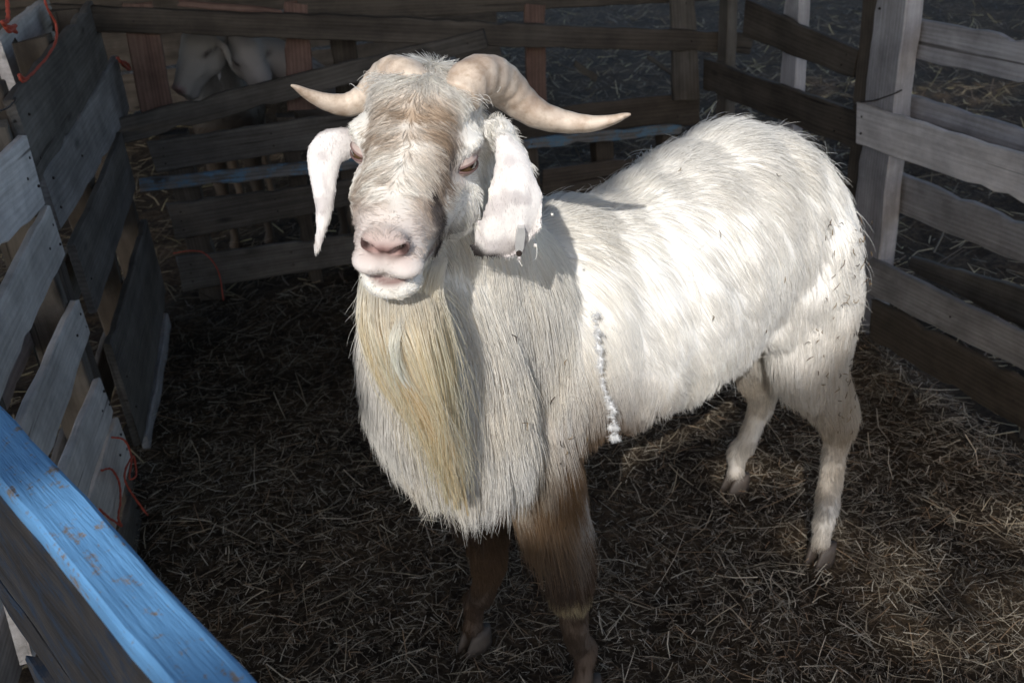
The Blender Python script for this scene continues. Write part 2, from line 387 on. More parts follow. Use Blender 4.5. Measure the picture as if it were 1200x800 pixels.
for k, z in enumerate((.05, .38, .70)):
    q = [P_LEFT.P + P_LEFT.n * -.128 + P_LEFT.d * s + np.array([0, 0, zz]) for s, zz in ((.22, z + .13), (1.34, z + .12), (1.34, z), (.22, z))]
    board('back_slat', q, .018, M_MID, e2, n=P_LEFT.n, seed=50 + k)
# pale stake outside, upper left, and post at the very left
o = pxb('fence_stake', P_LEFT, -.16, ((24, 26), (47, 5), (63, 46), (40, 78)), .03, M_PALE, None, (.25, .12)); props(o, 'short pale board end poking up behind the top left slat', 'board')
o = upright('fence_post', P_LEFT, -.20, -.02, -.05, 1.22, .09, .07, M_GREY, lean=.10, seed=31); props(o, 'grey square post at the left edge behind the near left pallet', 'post')

# back wall: one pallet of wide slats on blocks, beams nailed across
e3 = empty('wooden_pallet', (-.6, 3.35, 0), 'dark grey wooden pallet closing the back of the pen below the blue strip', 'pallet', 'pallets that wall the pen')
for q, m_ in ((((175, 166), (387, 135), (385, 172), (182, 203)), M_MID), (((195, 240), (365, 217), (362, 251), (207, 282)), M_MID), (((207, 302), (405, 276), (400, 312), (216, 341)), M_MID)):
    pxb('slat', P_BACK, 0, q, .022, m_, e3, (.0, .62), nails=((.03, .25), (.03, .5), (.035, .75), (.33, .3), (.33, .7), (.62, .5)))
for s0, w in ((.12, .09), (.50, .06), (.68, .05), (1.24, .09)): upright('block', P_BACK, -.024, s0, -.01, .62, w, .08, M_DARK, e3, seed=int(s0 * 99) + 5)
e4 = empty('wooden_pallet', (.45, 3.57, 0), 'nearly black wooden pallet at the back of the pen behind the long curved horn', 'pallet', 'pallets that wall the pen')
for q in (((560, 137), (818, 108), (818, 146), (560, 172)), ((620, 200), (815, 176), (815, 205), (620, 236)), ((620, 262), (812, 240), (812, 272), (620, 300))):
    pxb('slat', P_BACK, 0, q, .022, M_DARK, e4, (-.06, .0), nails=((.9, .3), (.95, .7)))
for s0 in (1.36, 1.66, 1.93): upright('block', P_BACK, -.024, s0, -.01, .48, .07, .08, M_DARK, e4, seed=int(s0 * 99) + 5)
o = pxb('painted_strip', P_BACK, .042, ((166, 211), (790, 146), (795, 157), (164, 226)), .02, M_BLUEOLD, None, (.0, .02), nails=((.3, .5), (.7, .5)))
props(o, 'narrow strip with worn blue paint running right across the back of the pen', 'strip')
o = pxb('diagonal_board', P_BACK, .075, ((112, 146), (430, 68), (430, 94), (112, 178)), .026, M_MID, None, (.02, .42), nails=((.05, .4), (.5, .5), (.95, .5)))
props(o, 'grey board nailed at a slant across the back wall below the two goat heads', 'board')
o = pxb('wooden_beam', P_BACK, .055, ((60, 6), (880, 39), (880, 64), (60, 37)), .045, M_DARK, None, (.0, .0), nails=((.1, .5), (.55, .4), (.9, .5)))
props(o, 'long dark beam running along the top of the back wall', 'beam')
o = pxb('top_board', P_BACK, -.035, ((455, -25), (800, -28), (800, 2), (455, 24)), .025, M_DARK, None, (.3, .1)); props(o, 'broad dark board above the beam at the top of the photo behind the horns', 'board')
o = pxb('thin_lath', P_BACK, .02, ((210, 2), (327, 10), (327, 19), (210, 9)), .02, M_RED, None); props(o, 'short thin lath lying above the beam over the goat heads', 'lath')
o = pxb('top_board', P_BACK, -.05, ((60, -30), (460, -42), (460, -8), (60, -2)), .025, M_DARK, None, (.2, .1)); props(o, 'dark board behind the short thin lath at the very top left', 'board')
for q, off, m_, lb in ((((145, 20), (184, 20), (204, 132), (166, 138)), .03, M_RED, 'reddish stained upright board beside the left goat head behind the wall'),
                       (((333, 20), (362, 20), (371, 128), (338, 132)), -.03, M_RED, 'red brown upright board right of the two goat heads'),
                       (((616, 20), (640, 20), (642, 150), (620, 152)), -.03, M_RED, 'dark red brown upright under the beam above the long horn'),
                       (((786, -20), (814, -20), (820, 118), (790, 118)), .03, M_MID, 'grey upright board at the right end of the back wall'),
                       (((384, 22), (415, 22), (424, 118), (394, 120)), -.09, M_DARK, 'dark upright board behind the short left horn')):
    # quads run downwards, turned so the grain follows the height
    A, B, Cc, D = q
    o = pxb('upright_board', P_BACK, off, (B, Cc, D, A), .026, m_, None, (.04, .0), nails=((.2, .4), (.24, .6))); props(o, lb, 'upright')
# dark fittings in the lower back: split stakes seen through the gap over the horn
for q, lb in ((((676, 72), (702, 90), (698, 96), (672, 78)), 'broken pale stick leaning in the gap above the long horn'), (((762, 64), (790, 84), (788, 90), (760, 70)), 'thin broken lath in the gap left of the back corner post')):
    o = pxb('broken_lath', P_BACK, -.25, q, .015, M_MID, None); props(o, lb, 'lath')

# right side: rear pallet
e5 = empty('wooden_pallet', (.93, 3.2, 0), 'dark wooden pallet with sloping slats on the far right behind the rump', 'pallet', 'pallets that wall the pen')
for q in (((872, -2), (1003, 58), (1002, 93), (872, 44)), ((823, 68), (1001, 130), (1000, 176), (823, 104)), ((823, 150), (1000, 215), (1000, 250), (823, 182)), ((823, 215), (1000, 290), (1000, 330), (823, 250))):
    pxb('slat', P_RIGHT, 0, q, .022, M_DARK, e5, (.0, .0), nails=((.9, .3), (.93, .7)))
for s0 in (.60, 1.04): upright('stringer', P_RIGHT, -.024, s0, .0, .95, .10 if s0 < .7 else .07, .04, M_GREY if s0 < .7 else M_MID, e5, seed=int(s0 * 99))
# right side: corner post, front pallet
o = upright('fence_post', P_RIGHT, .001, .085, -.05, 1.16, .140, .055, M_GREY, lean=.0, seed=88, nails=((.86, .75), (.82, .8), (.56, .3))); props(o, 'pale bluish grey corner post on the right with wire looped round it', 'post')
o = upright('fence_post', P_RIGHT, -.006, .185, -.05, 1.2, .055, .09, M_DARK, lean=.0, seed=89); props(o, 'dark narrow post directly left of the pale corner post', 'post')
e6 = empty('wooden_pallet', (1.2, 2.1, 0), 'weathered grey wooden pallet with open slats along the right side of the pen', 'pallet', 'pallets that wall the pen')
XR = (0, .55)
for q, off, m_, ex, nl in (
        (((1064, 20), (1200, 46), (1200, 97), (1061, 66)), -.058, M_GREY, XR, ((.05, .5),)),
        (((1006, 122), (1200, 181), (1200, 239), (1001, 168)), .022, M_PALE, XR, ((.02, .3), (.02, .72))),
        (((1050, 107), (1200, 155), (1200, 200), (1050, 145)), -.076, M_GREY, XR, ()),
        (((1042, 200), (1200, 262), (1200, 308), (1040, 245)), -.058, M_GREY, XR, ((.05, .4),)),
        (((1016, 301), (1200, 392), (1200, 438), (1020, 346)), .020, M_GREY, XR, ((.3, .5), (.6, .4), (.62, .7))),
        (((1068, 301), (1200, 339), (1200, 386), (1066, 316)), -.09, M_MID, XR, ((.6, .5),)),
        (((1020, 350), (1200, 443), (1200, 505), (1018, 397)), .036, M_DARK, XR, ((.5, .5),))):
    pxb('slat', P_RIGHT, off, q, .02, m_, e6, ex, nails=nl)
for s0 in (-.50, -.95): upright('stringer', P_RIGHT, -.000, s0 - .1, .0, 1.0, .04, .055, M_MID, e6, seed=int(-s0 * 99))

# blue rail of the near left gate, standing close to the camera
BZ = .965
A = atz(0, 475, BZ); B = atz(305, 800, BZ); Dd = nrm(B - A); nn = nrm(np.array([-Dd[1], Dd[0], 0.]))   # nn points to the pen
if nn[1] < 0: nn = -nn
W = abs((atz(90, 675, BZ) - A) @ nn); W = min(max(W, .036), .05)
e7 = empty('pallet_gate', tuple(A * [1, 1, 0]), 'blue topped wooden pallet gate in the near left corner, blurred in the foreground', 'gate')
A2 = A - Dd * .28; B2 = B + Dd * .40
# lower and outer parts are bare wood; the rail is painted on top
q = [A2, B2, B2 - nn * W, A2 - nn * W]
board('blue_rail', q, .030, M_BLUE, e7, n=(0, 0, 1), seed=11, wob=.0016)
zz = np.array([0, 0, .031]); hh = np.array([0, 0, .30])
board('rail_beam', [A2 - zz - nn * (W - .003), B2 - zz - nn * (W - .003), B2 - zz - hh - nn * (W - .003), A2 - zz - hh - nn * (W - .003)], W - .006, M_BLUESIDE, e7, n=-nn, seed=12)
for k, z in enumerate((.52, .34, .12)):
    a = A2 * [1, 1, 0] - nn * (W - .003); b_ = B2 * [1, 1, 0] - nn * (W - .003)
    board('slat', [a + [0, 0, z + .1], b_ + [0, 0, z + .1], b_ + [0, 0, z], a + [0, 0, z]], .02, M_BLUESIDE, e7, n=-nn, seed=20 + k)
for k, s in enumerate((.03, .98)):
    c0 = (A2 + (B2 - A2) * s) * [1, 1, 0] - nn * (W - .024)
    board('stringer', [c0 + [0, 0, .805] - Dd * .04, c0 + [0, 0, .0] - Dd * .04, c0 + Dd * .04, c0 + [0, 0, .805] + Dd * .04], .02, M_MID, e7, n=-nn, seed=25 + k)

# ---------------------------------------------------------------- twine and wire
def cord(name, pts, r, mat, label, cat, n=60, fray=0):
    P = spline(pts, n); P = P + np.stack([wave(P, 60, i) for i in range(3)], 1) * r * .35
    V, Fc = tube(P, [r * (1 + .18 * math.sin(i * 2.1)) for i in range(n)], 7)
    return props(mesh_obj(name, V, Fc, mat), label, cat)
def pl(u, v, off=.012): return P_LEFT.hit(u, v, off)
def bk(u, v, off=.05): return P_BACK.hit(u, v, off)
GT = 'scraps of orange red baler twine'
cord('baler_twine', [pl(48, -20), pl(54, 6), pl(66, 30), pl(64, 52), pl(48, 76), pl(30, 92), pl(22, 88), pl(26, 96), pl(34, 90)], .0030, M_TWINE, 'orange red twine loop hanging at the top left with a knotted end', 'twine')
cord('baler_twine', [pl(6, -20), pl(8, 8), pl(9, 24), pl(2, 26), pl(12, 32), pl(18, 30), pl(12, 37), pl(6, 29), pl(20, 38)], .0042, M_TWINE, 'thick orange twine with a knot in the extreme top left corner', 'twine')
cord('baler_twine', [pl(137, 68, .0), pl(144, 76, .01), pl(152, 82, .01), pl(148, 74, .01), pl(140, 72, 0)], .005, M_TWINE, 'small red knot of twine at the left end of the back wall', 'twine', 24)
cord('baler_twine', [pl(131, 512), pl(146, 516, .03), pl(154, 536, .03), pl(152, 560, .03), pl(160, 556, .04), pl(156, 534, .035), pl(146, 558, .03), pl(156, 580, .03), pl(173, 603, .03)], .0024, M_TWINE, 'loose red twine trailing off the lowest left slats to the litter', 'twine', 70)
cord('baler_twine', [pl(119, 551), pl(130, 549, .01), pl(139, 562, .012), pl(141, 584, .012), pl(138, 606, .012), pl(142, 616, .012), pl(128, 606, .012), pl(116, 596, .012)], .0024, M_TWINE, 'red twine wrapped round the slat next to the blue rail', 'twine', 60)
cord('baler_twine', [bk(203, 297, .01), bk(222, 294, .02), bk(240, 297, .02), bk(256, 318, .02), bk(262, 352, .02)], .0022, M_TWINE, 'faint red twine drooping over the lowest back slat on the left', 'twine', 40)
def rt(u, v, off): return P_RIGHT.hit(u, v, off)
cord('tie_wire', [rt(1000, 123, .01), rt(1008, 120, .012), rt(1025, 118, .008), rt(1040, 113, .006), rt(1054, 107, .005), rt(1058, 105, -.03)], .0021, M_WIRE, 'thin dark wire tied round the pale right corner post', 'wire', 30)
cord('tie_wire', [pl(-30, 128, .02), pl(-5, 131, .02), pl(8, 127, .02), pl(17, 119, .0), pl(19, 112, -.03)], .0018, M_WIRE, 'thin wire round the slats at the left edge of the photo', 'wire', 30)
# ---------------------------------------------------------------- goats: union of ellipsoids, remeshed to ONE skin
_th = np.linspace(0, math.pi, 11); _ph = np.linspace(0, 2 * math.pi, 17)[:-1]
SPH_V = np.array([[0, 0, 1]] + [[math.sin(t) * math.cos(p), math.sin(t) * math.sin(p), math.cos(t)] for t in _th[1:-1] for p in _ph] + [[0, 0, -1]])
SPH_F = [(0, 1 + k, 1 + (k + 1) % 16) for k in range(16)]
for i in range(8):
    for k in range(16): SPH_F.append((1 + i * 16 + k, 17 + i * 16 + k, 17 + i * 16 + (k + 1) % 16, 1 + i * 16 + (k + 1) % 16))
SPH_F += [(145, 129 + (k + 1) % 16, 129 + k) for k in range(16)]
class Blob:
    def __init__(s): s.V = []; s.F = []; s.n = 0
    def add(s, V, F):
        s.V.append(np.asarray(V, float)); s.F += [tuple(i + s.n for i in f) for f in F]; s.n += len(V)
    def ell(s, c, r, fr=None):
        r = np.array([r] * 3 if np.isscalar(r) else r, float); V = SPH_V * r
        if fr is not None: V = V @ np.array(fr)
        s.add(V + np.array(c), SPH_F)
    def chain(s, pts, sp=.28, fr=None, asp=(1, 1, 1)):
        """pts rows: x y z r ; spheres strung along a spline"""
        P = np.array(pts, float); Ln = sum(np.linalg.norm(P[i + 1, :3] - P[i, :3]) for i in range(len(P) - 1))
        n = max(6, int(Ln / (P[:, 3].min() * sp * 1.6 + 1e-6))); n = min(n, 60)
        for q in spline(P, n): s.ell(q[:3], q[3] * np.array(asp), fr)
    def skin(s, name, voxel, smooth=3):
        me = bpy.data.meshes.new('raw'); me.from_pydata([tuple(v) for v in np.concatenate(s.V)], [], s.F); me.update()
        o = bpy.data.objects.new('raw', me); COL.objects.link(o)
        md = o.modifiers.new('r', 'REMESH'); md.mode = 'VOXEL'; md.voxel_size = voxel; md.use_smooth_shade = True
        dg = bpy.context.evaluated_depsgraph_get(); dg.update()
        out = bpy.data.meshes.new_from_object(o.evaluated_get(dg)); out.name = name
        bpy.data.objects.remove(o); bpy.data.meshes.remove(me)
        return out
def sstep(a, b, x): t = np.clip((x - a) / (b - a), 0, 1); return t * t * (3 - 2 * t)
def get_co(me):
    a = np.empty(len(me.vertices) * 3, np.float32); me.vertices.foreach_get('co', a); return a.reshape(-1, 3).astype(float)
def set_co(me, V): me.vertices.foreach_set('co', V.astype(np.float32).ravel()); me.update()
def smooth(me, V, it, w=None):
    e = np.empty(len(me.edges) * 2, np.int32); me.edges.foreach_get('vertices', e); e = e.reshape(-1, 2)
    n = len(V); deg = np.bincount(e.ravel(), minlength=n).astype(float)[:, None]
    w = .6 if w is None else w[:, None] * .6
    for _ in range(it):
        a = np.stack([np.bincount(e[:, 0], V[e[:, 1], k], n) + np.bincount(e[:, 1], V[e[:, 0], k], n) for k in range(3)], 1)
        V = V + (a / deg - V) * w
    return V
def head_blobs(b, E, S_, M_, N_, k=1.0):
    fr = np.array([S_, M_, N_])
    def L_(x, y, z): return E + (x * S_ + y * M_ + z * N_) * k
    for (x, y, z, rx, ry, rz) in ((0, -.060, .022, .066, .070, .058), (0, -.025, .042, .056, .058, .043), (0, .015, .026, .051, .055, .038), (0, .055, .009, .046, .06, .034), (0, .09, -.003, .041, .055, .031),
                                  (0, .0, -.035, .058, .08, .052), (0, .065, -.044, .046, .08, .036), (0, .116, -.024, .040, .044, .036),
                                  (0, .150, -.002, .023, .019, .015), (0, .127, -.067, .034, .034, .018), (0, .144, -.061, .028, .016, .010)):
        b.ell(L_(x, y, z), np.array([rx, ry, rz]) * k, fr)
    for g in (-1, 1):
        for (x, y, z, rx, ry, rz) in ((.046, -.012, .020, .026, .042, .028), (.036, .0, -.040, .036, .062, .044), (.018, .146, -.034, .021, .019, .013), (.0165, .157, -.003, .011, .012, .010), (.032, .040, -.014, .030, .080, .032)):
            b.ell(L_(g * x, y, z), np.array([rx, ry, rz]) * k, fr)
    return L_

# main goat: frame of the body and of the head
G_FM = np.array([-.02, 1.37]); G_HM = np.array([.568, 1.744])
G_F = nrm(np.append(G_FM - G_HM, 0)); G_L = nrm(np.array([-G_F[1], G_F[0], 0])) 
if G_L[1] > 0: G_L = -G_L
def sp_(t, z, side=0, up=0):
    q = G_FM + (G_HM - G_FM) * t; return np.array([q[0], q[1], z]) + G_L * side
HE = at(487, 188, 1.05)
HM = nrm([-.18, -.955, -.22]); HS = np.array([.965, -.17, -.17]); HS = nrm(HS - HM * (HS @ HM)); HN = np.cross(HM, HS)
if HN[2] < 0: HN = -HN
bl = Blob()
frT = np.array([G_F, G_L, [0, 0, 1]])
for (t, z, rf, rw, rh) in ((-.18, .69, .10, .11, .15), (-.08, .685, .14, .140, .19), (.05, .715, .15, .165, .21), (.18, .715, .16, .175, .21), (.32, .70, .16, .185, .21), (.46, .705, .16, .19, .22), (.6, .725, .16, .185, .225),
                           (.72, .755, .14, .168, .21), (.82, .76, .13, .160, .185), (.91, .745, .12, .150, .165), (.98, .72, .10, .13, .15)):
    bl.ell(sp_(t, z), (rf, rw, rh), frT)
bl.chain([[*(HE - HM * .075 - HN * .03), .078], [-.075, 1.20, .985, .095], [-.05, 1.28, .87, .125], [-.02, 1.36, .76, .15]])
bl.chain([[-.095, 1.175, .92, .092], [-.095, 1.165, .81, .108], [-.08, 1.175, .70, .102]])
head_blobs(bl, HE, HS, HM, HN)
# near fore leg, far fore leg
hoofs = dict(nf=atz(685, 800, .03), ff=atz(556, 738, .03), nh=atz(962, 640, .03), fh=atz(862, 558, .03))
kn = at(668, 688, 1.275); kf = at(572, 655, 1.42)
sh = sp_(-.02, .62, .075); shf = sp_(-.06, .60, -.10)
bl.chain([[*sh, .085], [*(sh * .45 + kn * .55 + [0, 0.02, .03]), .060], [*(kn + [0, .005, .07]), .040], [*kn, .037], [*(kn + [0, .004, -.035]), .026]])
bl.chain([[*(kn + [0, 0, -.01]), .029], [*(kn * .5 + hoofs['nf'] * .5), .024], [*(hoofs['nf'] + [.010, .014, .078]), .0205], [*(hoofs['nf'] + [.006, .010, .064]), .023], [*(hoofs['nf'] + [.002, .003, .034]), .0175], [*(hoofs['nf'] + [-.002, -.004, .014]), .0205]])
bl.chain([[*shf, .08], [*(shf * .45 + kf * .55 + [0, 0.02, .03]), .055], [*(kf + [0, .005, .07]), .038], [*kf, .035], [*(kf + [0, .004, -.035]), .025]])
bl.chain([[*(kf + [0, 0, -.01]), .027], [*(kf * .5 + hoofs['ff'] * .5), .0235], [*(hoofs['ff'] + [.010, .014, .078]), .0205], [*(hoofs['ff'] + [.006, .010, .064]), .023], [*(hoofs['ff'] + [.002, .003, .034]), .0175], [*(hoofs['ff'] + [-.002, -.004, .014]), .0205]])
# hind legs: thigh, stifle, hock pointing back, upright shank
hk = at(982, 502, 1.70); st = at(915, 405, 1.575)
bl.chain([[*sp_(.93, .72, .06), .105], [*(sp_(.96, .60, .065)), .10], [*(st * .5 + hk * .5 + [.0, .03, .05]), .072], [*(hk + [-.02, -.01, .07]), .046], [*hk, .033], [*(hk + [-.003, -.004, -.05]), .024]])
bl.chain([[*sp_(.88, .66, .07), .09], [*(st + [0, .05, .03]), .055]])
bl.chain([[*(hk + [0, 0, -.02]), .028], [*(hk * .45 + hoofs['nh'] * .55), .0245], [*(hoofs['nh'] + [.010, .014, .078]), .0205], [*(hoofs['nh'] + [.006, .010, .064]), .023], [*(hoofs['nh'] + [.002, .003, .034]), .0175], [*(hoofs['nh'] + [-.002, -.004, .014]), .0205]])
hkf = at(893, 462, 1.90)
bl.chain([[*sp_(.93, .70, -.07), .105], [*(sp_(.97, .56, -.08)), .095], [*(hkf + [-.02, -.02, .12]), .062], [*(hkf + [-.01, -.01, .05]), .042], [*hkf, .032], [*(hkf + [0, 0, -.05]), .024]])
bl.chain([[*(hkf + [0, 0, -.02]), .027], [*(hkf * .45 + hoofs['fh'] * .55), .024], [*(hoofs['fh'] + [.010, .014, .078]), .0205], [*(hoofs['fh'] + [.006, .010, .064]), .023], [*(hoofs['fh'] + [.002, .003, .034]), .0175], [*(hoofs['fh'] + [-.002, -.004, .014]), .0205]])
# tail
bl.chain([[*sp_(1.07, .80), .035], [*sp_(1.13, .74), .028], [*sp_(1.14, .64), .018]])
# ears: the one on the left of the picture hangs folded, the one on the right is a broad leaf
ear_a = [(400, 168, 1.085, .020), (388, 172, 1.078, .021), (378, 184, 1.07, .0225), (377, 205, 1.065, .0195), (378, 230, 1.06, .0170), (377, 255, 1.055, .0145), (374, 276, 1.05, .0130), (371, 288, 1.05, .0130), (370, 297, 1.05, .0110)]
bl.chain([[*at(u, v, Y), r] for u, v, Y, r in ear_a], asp=(1, .5, 1))
bl.ell(at(364, 299, 1.05), (.006, .005, .008)); bl.ell(at(377, 300, 1.048), (.005, .005, .007))
def ear_leaf(rows, th=.0090):
    """rows: (left u, right u, v, Y) ; a cupped leaf with real thickness"""
    V = []; m_ = 9
    for (ul, ur, v1, v2, Y) in rows:
        for side in (0, 1):
            for k in range(m_):
                f = k / (m_ - 1); u = ul + (ur - ul) * f; v = v1 + (v2 - v1) * f
                cup = .016 * (1 - (2 * f - 1) ** 2)
                edge = .25 + .75 * (1 - abs(2 * f - 1) ** 3)
                V.append(at(u, v, Y - cup + (th * edge if side else 0)))
    F = []; n = len(rows); W2 = 2 * m_
    for i in range(n - 1):
        for k in range(m_ - 1):
            a = i * W2 + k; F.append((a, a + 1, a + 1 + W2, a + W2))
            a = i * W2 + m_ + k; F.append((a + 1, a, a + W2, a + 1 + W2))
        a = i * W2; F.append((a, a + W2, a + W2 + m_, a + m_)); a = i * W2 + m_ - 1; F.append((a + W2, a, a + m_, a + m_ + W2))
    for i in (0, n - 1):
        r_ = [i * W2 + k for k in range(m_)] + [i * W2 + m_ + k for k in reversed(range(m_))]
        F.append(tuple(r_ if i == 0 else reversed(r_)))
    bl.add(V, F)
ear_leaf([(572, 608, 150, 156, 1.085), (577, 619, 172, 174, 1.065), (577, 628, 196, 197, 1.05), (571, 640, 220, 220, 1.045), (563, 649, 242, 242, 1.043), (556, 645, 260, 263, 1.045), (549, 631, 280, 284, 1.048), (546, 620, 294, 299, 1.052), (553, 600, 304, 307, 1.055)])
bl.ell(at(585, 158, 1.10), .022)
me_g = bl.skin('goat_body', .0042)
V = get_co(me_g)
hl = (V - HE) @ np.array([HS, HM, HN]).T               # head-local coordinates
headw = np.clip(1 - (np.linalg.norm((hl - [0, .03, 0]) * [1, .8, 1], axis=1) - .12) / .05, 0, 1)
V = smooth(me_g, V, 14, 1 - .93 * headw); V = smooth(me_g, V, 30, (1 - headw) * sstep(.40, .52, V[:, 2])); V = smooth(me_g, V, 2)
hl = (V - HE) @ np.array([HS, HM, HN]).T; V = smooth(me_g, V, 12, headw * sstep(.0, .03, hl[:, 1]) * sstep(.135, .11, hl[:, 1]) * .9)
hl = (V - HE) @ np.array([HS, HM, HN]).T
def nrmls(me):
    a = np.empty(len(me.vertices) * 3, np.float32); me.vertices.foreach_get('normal', a); return a.reshape(-1, 3).astype(float)
def goat_ear(P):
    ea = np.min([np.linalg.norm(P - at(u, v, Y), axis=1) - r for u, v, Y, r in ear_a[1:]], axis=0)
    eb = np.min([np.linalg.norm(P - at(u, v, 1.045), axis=1) - r for u, v, r in ((600, 200, .018), (605, 225, .026), (602, 250, .032), (592, 275, .034), (576, 290, .028))], axis=0)
    return np.maximum(ea < .01, (eb < .006) & (P[:, 1] < 1.075)).astype(float)
def gauss(P, c, r): return np.exp(-(((P - np.array(c)) / np.array(r)) ** 2).sum(1))
def toW(v): return np.asarray(v) @ np.array([HS, HM, HN])
for g in (-1, 1):
    V += toW([-g * .3, -1, -.1]) * (gauss(hl - np.stack([g * .9 * (hl[:, 2] + .004), hl[:, 1] * 0, hl[:, 2] * 0], 1), (g * .0175, .172, -.005), (.0065, .02, .0060)) * .020)[:, None]       # nostrils
    V += toW([0, -.5, 1]) * (gauss(hl, (g * .024, .168, .010), (.008, .012, .005)) * .004)[:, None]                # alar rim
    V += toW([-g * 1.0, -.1, 0]) * (gauss(hl, (g * .072, .012, .009), (.02, .020, .0075)) * .007)[:, None]          # eye socket
    V += toW([g * .6, 0, 1]) * (gauss(hl, (g * .064, .002, .030), (.02, .022, .008)) * .006)[:, None]                # brow
    V += toW([-g, 0, 0]) * (gauss(hl, (g * .042, .085, -.015), (.02, .02, .014)) * .005)[:, None]                  # hollow before the cheek
V += toW([0, -1, 0]) * (gauss(hl, (0, .178, -.014), (.004, .02, .012)) * .008)[:, None]                            # philtrum
mz = -.0475 - .10 * hl[:, 0] ** 2 / .04 + .0
mouth = np.exp(-((hl[:, 2] - (-.0530 + 8 * hl[:, 0] ** 2)) / .0030) ** 2) * np.clip((hl[:, 1] - .085) / .03, 0, 1) * (np.abs(hl[:, 0]) < .055)
V += (toW([0, -1, 0]) * (mouth * .004)[:, None]) + (-(V - (HE + toW([0, .14, -.045]))) * (mouth * .045)[:, None])
V += toW([.2, 1, 0]) * (goat_ear(V) * (.0016 * wave(V * [2.2, 1, .5], 55, 3) + .0012 * wave(V, 90, 5)))[:, None]
# soft folds on the torso so that the fleece is not a smooth tube
bodyw = 1 - headw
nn_ = nrmls(me_g)
V += nn_ * (bodyw * np.clip((V[:, 2] - .42) / .1, 0, 1) * (.006 * wave(V, 11, 2) + .003 * wave(V, 25, 4)))[:, None]
set_co(me_g, V)
NV = nrmls(me_g); hl = (V - HE) @ np.array([HS, HM, HN]).T

from mathutils.bvhtree import BVHTree
BV = BVHTree.FromPolygons([tuple(v) for v in V], [tuple(p.vertices) for p in me_g.polygons])
def surf(u, v):
    d = nrm(ray(u, v)); r_ = BV.ray_cast(Vector(CAM), Vector(d))
    return (np.array(r_[0]), np.array(r_[1])) if r_[0] is not None else (None, None)
STAIN = [(surf(u, v)[0], r_) for u, v, r_ in ((506, 225, .006), (511, 240, .009), (514, 254, .012), (516, 268, .013), (515, 283, .014), (512, 298, .012))]
def goat_zone(P):
    """weights of the coat's zones at points P"""
    h = (P - HE) @ np.array([HS, HM, HN]).T
    z = {}
    z['head'] = sstep(.165, .125, np.linalg.norm((h - [0, .03, 0.005]) * [1.0, .85, 1.0], axis=1))
    ea = np.min([np.linalg.norm(P - at(u, v, Y), axis=1) - r for u, v, Y, r in ear_a[1:]], axis=0)
    eb = np.min([np.linalg.norm(P - at(u, v, 1.045), axis=1) - r for u, v, r in ((590, 165, .020), (598, 182, .020), (600, 200, .018), (605, 225, .026), (602, 250, .032), (592, 275, .034), (576, 290, .028), (560, 290, .014), (612, 265, .024), (618, 240, .024), (606, 292, .016))], axis=0)
    z['ear'] = np.maximum((ea < .03) | (np.linalg.norm(P - at(371, 298, 1.05), axis=1) < .05) & (P[:, 1] < 1.12), (eb < .004) & (P[:, 1] < 1.078)).astype(float)
    t = ((P[:, :2] - G_FM) @ (G_HM - G_FM)) / ((G_HM - G_FM) @ (G_HM - G_FM)); z['t'] = t
    z['legf'] = sstep(.40, .30, P[:, 2]) * (t < .5); z['legh'] = sstep(.47, .24, P[:, 2]) * (t >= .5)
    z['h'] = h
    side = (P - np.array([*(G_FM), 0])) @ G_L; z['side'] = side
    return z
WHT = np.array([.81, .79, .755]); CRM = np.array([.76, .67, .52]); BRN = np.array([.25, .155, .085]); DBR = np.array([.055, .034, .022]); TAN = np.array([.40, .275, .18])
BRPT = at(695, 560, 1.30)
